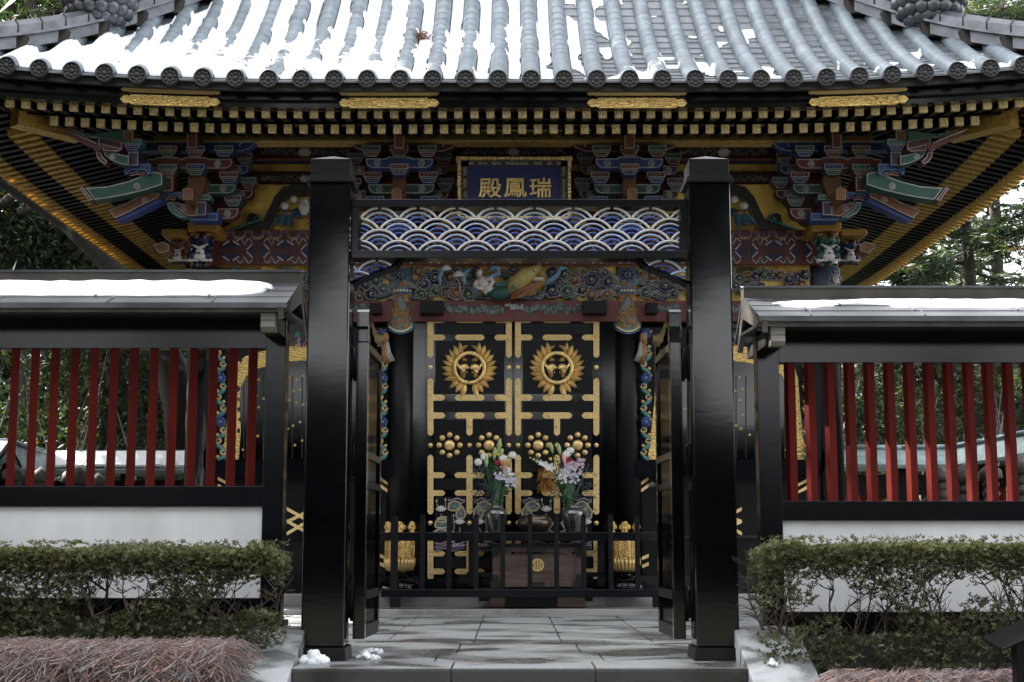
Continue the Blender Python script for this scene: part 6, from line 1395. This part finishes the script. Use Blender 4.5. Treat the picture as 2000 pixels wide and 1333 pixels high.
# bushy understorey seen between the bars; a darker leaf mix stands in for shade
def understorey(name, x0, x1, y0, y1, zt, n, seed, label, w):
    q = random.Random(seed); m = MB()
    for i in range(n):
        x, y = q.uniform(x0, x1), q.uniform(y0, y1); zc = q.uniform(0, zt)*(.75+.25*sin(x*1.3+y)); c = Vector((x, y, zc)); wb = q.choices((0,1,2,3), w)[0]
        for k in range(26): a = rvec(q); a.z -= .25; b_ = rvec(q).cross(a); s = q.uniform(.05, .115); quad(m, c+Vector((q.gauss(0,.3), q.gauss(0,.3), q.gauss(0,.25))), a*s, b_*s*.36, wb if q.random() < .6 else q.choices((0,1,2,3), w)[0])
    for i in range(n//14):
        x, y = q.uniform(x0, x1), q.uniform(y0-.6, y0+1); h = q.uniform(1.0, zt); m.tube([(x,y,0),(x+q.uniform(-.3,.3),y,h*.5),(x+q.uniform(-.7,.7),y-.2,h)], [.022,.015,.004], 5, 4)
    tag(m.build(name, LEAF+[M['greytwig']], fix=False), label, kind='stuff')
understorey('undergrowth', -15, -3.6, 27.5, 31, 4.8, 1700, 3, "dense evergreen undergrowth behind the far snowy fence, shade put into its dark leaves", (9,3,.5,.2))
understorey('undergrowth', 4.2, 15, 28.5, 32, 4.6, 1500, 4, "dense undergrowth behind the far copper fence, shade put into its dark leaves", (9,3,.4,.4))
# conifers to the right of the hall
def conifer(label, base, h, seed, nb, z0, L0, cat="conifer"):
    rn = random.Random(seed); t = thing('conifer', label, cat, base, "conifers right of the hall"); m = MB(); b0 = Vector(base); m.tube([b0, b0+Vector((.1,0,h*.5)), b0+Vector((-.1,0,h))], [.24,.16,.03], 10); cr = MB()
    for i in range(nb):
        z = z0+(h-z0)*i/nb; a = rn.uniform(0, 2*pi); L_ = L0*(1-.55*(z-z0)/(h-z0))*rn.uniform(.7, 1.15); s = b0+Vector((0,0,z)); e = s+Vector((cos(a)*L_, sin(a)*L_, rn.uniform(-.5,.35))); P = limb(m, s, e, .055, .012, rn, 6, .09)
        for p_ in P[2:]:
            for w in range(8):
                c = p_+Vector((rn.gauss(0,.3), rn.gauss(0,.3), rn.gauss(-.10,.14))); wb = rn.choices((0,1,2,3), (5,4,1.2,.5))[0]
                for k in range(22): v = rvec(rn); v.z = v.z*.35-.2; v.normalize(); quad(cr, c+v*.16, v*.15, rvec(rn).cross(v)*.022, wb)
    m.build('trunk', M['bark'], t); cr.build('crown', LEAF, t, fix=False)
conifer("feathery conifer with drooping sprays nearest the hall's right eave", (7.6, 31, 0), 11, 21, 44, 2.0, 2.8)
conifer("conifer with long bare limbs against the bright sky gap", (10.6, 33, 0), 14, 22, 50, 2.4, 3.4)
conifer("tall conifer rising behind the right end of the hall's hip ridge", (13.0, 38, 0), 19, 23, 64, 3.0, 4.0)
tree('evergreen_tree', "round leafy evergreen with yellowish leaves low behind the conifers", "tree", (9.4, 36, 0), [(9.4,36,0),(9.3,36,3),(9.5,36,5)], .2, [((9.5,36,4.6),(2.0,1.6,1.5),40,120,.12), ((12.2,35,4.4),(1.8,1.4,1.5),36,120,.12)], 31, group=tg, weights=(4,4,2.4,.8))
# a far belt of wood closing the view, and the wood behind the visitor which the lacquer mirrors
def belt(name, label, x0, x1, y0, y1, z0, z1, n, size, seed, w=(6,4,.8,.3)):
    q = random.Random(seed); m = MB()
    for i in range(n):
        x, y = q.uniform(x0, x1), q.uniform(y0, y1); top = z1*(.72+.28*sin(x*.37+seed)*sin(x*.9+1)); c = Vector((x, y, q.uniform(z0, top)))
        for k in range(10): a = rvec(q); s = size*q.uniform(.6, 1.3); quad(m, c+Vector((q.gauss(0,.8), q.gauss(0,.8), q.gauss(0,.6))), a*s, rvec(q).cross(a)*s*.6, q.choices((0,1,2,3), w)[0])
    tag(m.build(name, LEAF, fix=False), label, kind='stuff')
belt('wood', "far dark wood closing the view left of the hall", -42, -4, 38, 48, 0, 17, 6500, .34, 1, (8,3,.6,.2))
belt('wood', "far wood with gaps of bright sky right of the hall", 5, 42, 44, 52, 0, 9.6, 3600, .32, 2, (8,3,.6,.2))
belt('wood', "wood on the slope in front of the shrine, shade put into its dark leaves", -60, 60, -36, -26, -1, 6.6, 4600, .7, 3, (1,0,0,0))  # only the darkest leaves, in place of shade on this sunlit wood
for k, (x, y, h, s_) in enumerate(((-11.0, 13.2, 9.0, 41), (-12.5, 17.2, 11.5, 42), (-10.6, 10.0, 7.5, 43), (-14.5, 20.5, 12.5, 44), (-9.9, 16.8, 14.2, 45))):  # trees out of view, added to keep direct sun off court and gate
    tree('unseen_shade_tree', ("unseen broad evergreen added for shade by the left court corner", "unseen taller evergreen added for shade behind the broad one", "unseen lowest evergreen added for shade at the end of the red fence", "unseen tallest evergreen added for shade at the rear of the court", "evergreen nearest the hall's side eave")[k], "tree", (x, y, 0), [(x,y,0),(x+.1,y,h*.4),(x-.1,y,h*.85)], .26, [((x,y,h*.60),(2.5,2.3,h*.40),150,70,.24)], s_, group="unseen evergreens added to shade the court", spread=.7)
belt('wood', "high overhanging canopy above the approach in front of the shrine", -48, 48, -24, -14, 8.2, 24, 1700, .8, 6, (1,0,0,0))
for k in range(9):
    x = -40+10*k+rnd.uniform(-3, 3); t = thing('bare_tree', ("bare tall trunk at the far left of the approach","second bare trunk along the approach","third bare trunk along the approach","trunk left of the approach steps","trunk facing the shrine gate","trunk right of the approach steps","third trunk from the approach's right end","second trunk from the approach's right end","bare tall trunk at the far right of the approach")[k], "tree", (x, -18, -1), "tall trunks along the approach"); m = MB(); m.tube([(x,-18,-1.2),(x+.2,-18,7),(x-.1,-18,17)], [.5,.38,.2], 10); m.build('trunk', M['bark'], t)
tree('evergreen_tree', "very tall evergreen towering over the rear left of the hall", "tree", (-9.9, 25.6, 0), [(-9.9,25.6,0),(-10,25.6,7),(-9.7,25.4,13),(-9.0,25.2,18)], .42, [((-8.6,25,18.5),(4.6,3.2,5.0),170,80,.26)], 51, group=tg, weights=(4,4,2,.3), spread=.8, hollow=.1)  # crown out of view, added to shade the right half of the hall roof
# clipped azalea hedges in front of the white panels
def hedge(label, x0, x1, Y0_, Y1_, zb, zt, seed, dens, gap):
    q = random.Random(seed); t = thing('azalea_hedge', label, "hedge", ((x0+x1)/2, (Y0_+Y1_)/2, zb)); m = MB(); f = MB(); HZ = zt-zb; n = int((x1-x0)/.16)
    from mathutils import noise
    for i in range(n):
        bx = x0+(x1-x0)*(i+.5)/n+q.uniform(-.05,.05); by = q.uniform(Y0_+.15, Y1_-.1); root = Vector((bx, by, zb-.05))
        for b_ in range(3):
            p_ = root.copy(); d = Vector((q.uniform(-.5,.5), q.uniform(-.3,.3), 1)).normalized(); P = [p_.copy()]; rr = q.uniform(.007, .013)
            st = HZ/6.3
            for s in range(6): 
                d = (d+rvec(q)*.38); d.z = max(d.z, .35); d.normalize(); p_ = p_+d*st; p_.x = min(x1, max(x0, p_.x)); p_.y = min(Y1_, max(Y0_, p_.y)); P.append(p_.copy())
            m.tube(P, [rr*(1-.12*s) for s in range(7)], 5)
            for s in range(2, 7):
                for w in range(3):
                    e = P[s]+Vector((q.uniform(-.12,.12), q.uniform(-.1,.1), q.uniform(.02,.12))); e.z = min(e.z, zt-.01); m.tube([P[s], (P[s]+e)/2+rvec(q)*.012, e], [rr*.4,rr*.3,.0015], 4)
    A = (x1-x0)*dens
    def rosette(c, n_, wsel, sc=1.):
        up = (Vector((0,0,1))+rvec(q)*.8).normalized()
        for k in range(n_): a = 2*pi*k/n_+q.random(); r_ = up.orthogonal().normalized(); r_ = Matrix.Rotation(a, 3, up) @ r_; d = (r_+up*.55).normalized(); L_ = q.uniform(.0105, .019)*sc; quad(f, c+d*L_*.8, d*L_, d.cross(up).normalized()*L_*.40, q.choices((0,1,2,3), wsel)[0])
    for i in range(int(A*520)):     # dense clipped top
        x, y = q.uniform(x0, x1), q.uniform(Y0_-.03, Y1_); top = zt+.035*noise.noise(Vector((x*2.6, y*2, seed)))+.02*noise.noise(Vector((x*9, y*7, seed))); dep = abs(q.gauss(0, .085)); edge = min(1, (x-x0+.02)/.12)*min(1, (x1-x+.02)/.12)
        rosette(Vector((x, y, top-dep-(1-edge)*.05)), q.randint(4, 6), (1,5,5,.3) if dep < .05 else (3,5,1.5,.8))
    for i in range(int(A*430)):     # thinner sides
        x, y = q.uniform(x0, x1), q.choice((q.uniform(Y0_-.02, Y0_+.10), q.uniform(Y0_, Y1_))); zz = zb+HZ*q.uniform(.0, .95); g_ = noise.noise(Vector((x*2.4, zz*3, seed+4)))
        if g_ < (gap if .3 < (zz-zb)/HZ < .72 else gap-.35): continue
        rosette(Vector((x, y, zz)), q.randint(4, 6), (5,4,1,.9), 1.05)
    for i in range(int(A*14)): f and rosette(Vector((q.uniform(x0, x1), q.uniform(Y0_, Y1_), zt+q.uniform(.01, .05))), 5, (1,4,5,0))
    m.build('branches', M['twig'], t); f.build('foliage', [M['hedge_a'], M['hedge_b'], M['hedge_c'], M['hedge_d']], t, fix=False)
hedge("clipped azalea hedge below the heavily snow covered fence roof", -4.3, -1.50, 9.38, 9.95, .12, .745, 1, 7.0, -.10)
hedge("see-through azalea hedge beside the dark information board", 1.60, 4.3, 9.38, 9.95, -.05, .775, 2, 6.0, .02)
# leafless reddish shrubs in front
def redshrub(label, x0, x1, Y0_, Y1_, zb, zt, n, seed):
    q = random.Random(seed); m = MB(); t = thing('leafless_shrub', label, "shrub", ((x0+x1)/2, (Y0_+Y1_)/2, zb))
    for i in range(n):
        x, y = q.uniform(x0, x1), Y0_+(Y1_-Y0_)*q.random()**1.4; zz = zt-abs(q.gauss(0, .10)) if q.random() < .75 else q.uniform(zb, zt-.05)
        zz -= max(0, (Y0_+.08-y))*1.2; d = Vector((q.uniform(-1.2,1.2), q.uniform(-.7,.4), q.uniform(.15,1))).normalized(); L_ = q.uniform(.06, .19); p1 = Vector((x, y, zz)); p0 = p1-d*L_; p1.z = min(p1.z, zt+q.uniform(-.02, .035)+(.05*q.random() if q.random() < .04 else 0)); pm = (p0+p1)/2+rvec(q)*.010
        m.tube([p0, pm, p1], [.0036,.0030,.0014], 3, q.choices((0,1,2), (5,1.6,3.4))[0], caps=False)
    m.build('twigs', [M['redtwig'], M['redtwig2'], M['greytwig']], t, fix=False)
    c = MB(); c.box(x0+.06, x1-.06, Y0_+.16, Y1_-.05, zb-.1, zb+.04); c.build('leaf_litter', M['bark'], t)
redshrub("long clipped leafless red-brown shrub running to the pale stair wall", -4.2, -1.66, 8.55, 9.15, -.35, .215, 14000, 1)
redshrub("shorter clipped leafless red-brown shrub beside the dark information board", 1.92, 3.12, 8.5, 9.0, -.40, .035, 6000, 2)
# information board at the right edge
ib = thing('information_board', "dark slanted lectern board on a post at the planting's edge", "sign board", (3.15, 8.4, -.6))
m = MB(); a, b_ = at(1940, 1262, 8.35), at(2010, 1236, 8.35); m.hexa([(a.x, 8.2, a.z-.02), (a.x, 8.55, a.z+.02), (a.x, 8.55, a.z+.035), (a.x, 8.2, a.z-.005)], [(a.x+.7, 8.2, b_.z+.21), (a.x+.7, 8.55, b_.z+.25), (a.x+.7, 8.55, b_.z+.265), (a.x+.7, 8.2, b_.z+.225)]); m.build('board', M['lacquer_dull'], ib, bevel=.004)
m = MB(); x = at(1984, 1300, 8.35).x; m.box(x, x+.09, 8.33, 8.42, -.75, at(1984, 1250, 8.35).z); m.build('post', M['lacquer_dull'], ib, bevel=.004)
# far fences with coping, stone pagodas
def farfence(label, pts, Y, roofm, ncol, snow):
    f = thing('precinct_fence', label, "fence", tuple(at(pts[0][0], 1000, Y)[:2])+(0,)); m = MB(); P = [at(x, y, Y+dy) for x, y, dy in pts]
    for A, B in zip(P, P[1:]):
        for s in (-1, 1): m.hexa([(A.x,A.y,A.z),(A.x,A.y+s*.55,A.z-.30),(A.x,A.y+s*.55,A.z-.36),(A.x,A.y,A.z-.06)], [(B.x,B.y,B.z),(B.x,B.y+s*.55,B.z-.30),(B.x,B.y+s*.55,B.z-.36),(B.x,B.y,B.z-.06)])
        m.tube([A+Vector((0,0,.02)), B+Vector((0,0,.02))], .045, 8)
    m.build('coping', M[roofm], f)
    for A, B in zip(P, P[1:]):
        m = MB(); m.beam((A.x,A.y,A.z-.62), (B.x,B.y,B.z-.62), .14, .34); m.build('top_rail', M['lacquer_dull'], f); m = MB(); m.beam((A.x,A.y,1.05), (B.x,B.y,1.05), .14, .12); m.build('bottom_rail', M['barred'], f)
        m = MB(); m.beam((A.x,A.y,.5), (B.x,B.y,.5), .08, 1.0); m.build('lower_panel', M['plaster'], f)
        n = int((B-A).length/.27)
        for k in range(n): c = A.lerp(B, (k+.5)/n); m = MB(); m.box(c.x-.045, c.x+.045, c.y-.045, c.y+.045, 1.1, c.z-.6); m.build('red_bar', M['barred'], f)
        m = MB(); m.box(A.x-.09, A.x+.09, A.y-.09, A.y+.09, 0, A.z-.3); m.build('fence_post', M['lacquer_dull'], f)
    if snow:
        m = MB(); q = random.Random(2)
        for A, B in zip(P, P[1:]):
            k = max(2, int((B-A).length/.12))
            for i in range(k): 
                a_, b2 = A.lerp(B, i/k), A.lerp(B, (i+1)/k); d0 = q.uniform(-.27,-.24); m.hexa([(a_.x,a_.y-.03,a_.z+.0),(a_.x,a_.y-.50,a_.z+d0),(a_.x,a_.y-.50,a_.z+d0+.04),(a_.x,a_.y-.03,a_.z+.05)], [(b2.x,b2.y-.03,b2.z),(b2.x,b2.y-.50,b2.z+d0),(b2.x,b2.y-.50,b2.z+d0+.04),(b2.x,b2.y-.03,b2.z+.05)])
        tag(m.build('coping_snow', M['snow']), "snow lying along the far fence coping", kind='stuff')
farfence("far fence with snow covered coping seen between the red bars", [(-160,862,-4),(20,866,-3.2),(96,888,0),(250,887,0),(372,887,0)], 24.5, 'copper_green', 20, True)
farfence("far fence with verdigris copper coping rising towards the frame's edge", [(1632,876,0),(1760,877,0),(1850,876,0),(1920,864,-.6),(2010,846,-1.6),(2120,826,-3)], 24.5, 'copper_green', 20, False)
def pagoda(x, y, Y, s, label):
    c = at(x, y, Y); t = thing('stone_pagoda', label, "stone pagoda", (c.x, Y, 0), "weathered stone pagodas"); m = MB(); h = c.z; prof = [(.20*s, 0), (.20*s, h-1.5*s)]; z = h-1.5*s
    o = MB(); o.lathe([(.24*s, 0), (.22*s, max(.1, h-1.55*s))], (c.x, Y, 0), 16); o.build('shaft', M['old_stone'], t)
    for k in range(7): zz = h-1.5*s+.17*s*k; r_ = .20*s*(1-.05*k); o = MB(); o.lathe([(r_*.72, zz), (r_, zz+.05*s), (r_*1.02, zz+.09*s), (r_*.74, zz+.15*s), (r_*.72, zz+.172*s)], (c.x, Y, 0), 16); o.build('ring', M['old_stone'], t)
    o = MB(); zz = h-.31*s; o.lathe([(.12*s, zz), (.21*s, zz+.03*s), (.19*s, zz+.16*s), (.07*s, zz+.26*s), (.005, zz+.31*s)], (c.x, Y, 0), 16); o.build('finial', M['old_stone'], t)
for x, y, Y, s, lb in ((27,905,21,.8,"ringed stone pagoda nearest the frame's edge behind the snowy fence roof"), (80,912,21,.75,"ringed stone pagoda under the bend of the far snowy coping"), (149,906,21.5,1.0,"largest ringed stone pagoda below the far snowy coping"), (192,924,21.5,.75,"short stone pagoda with an onion shaped top"),
                       (1838,910,21,.75,"slim ringed stone pagoda under the verdigris coping"), (1885,904,21,.95,"stout ringed stone pagoda under the rising verdigris coping"), (1934,903,21,.8,"ringed stone pagoda second from the frame's edge"), (1995,888,20.5,.9,"ringed stone pagoda at the frame's edge under the rising coping")): pagoda(x, y, Y, s, lb)
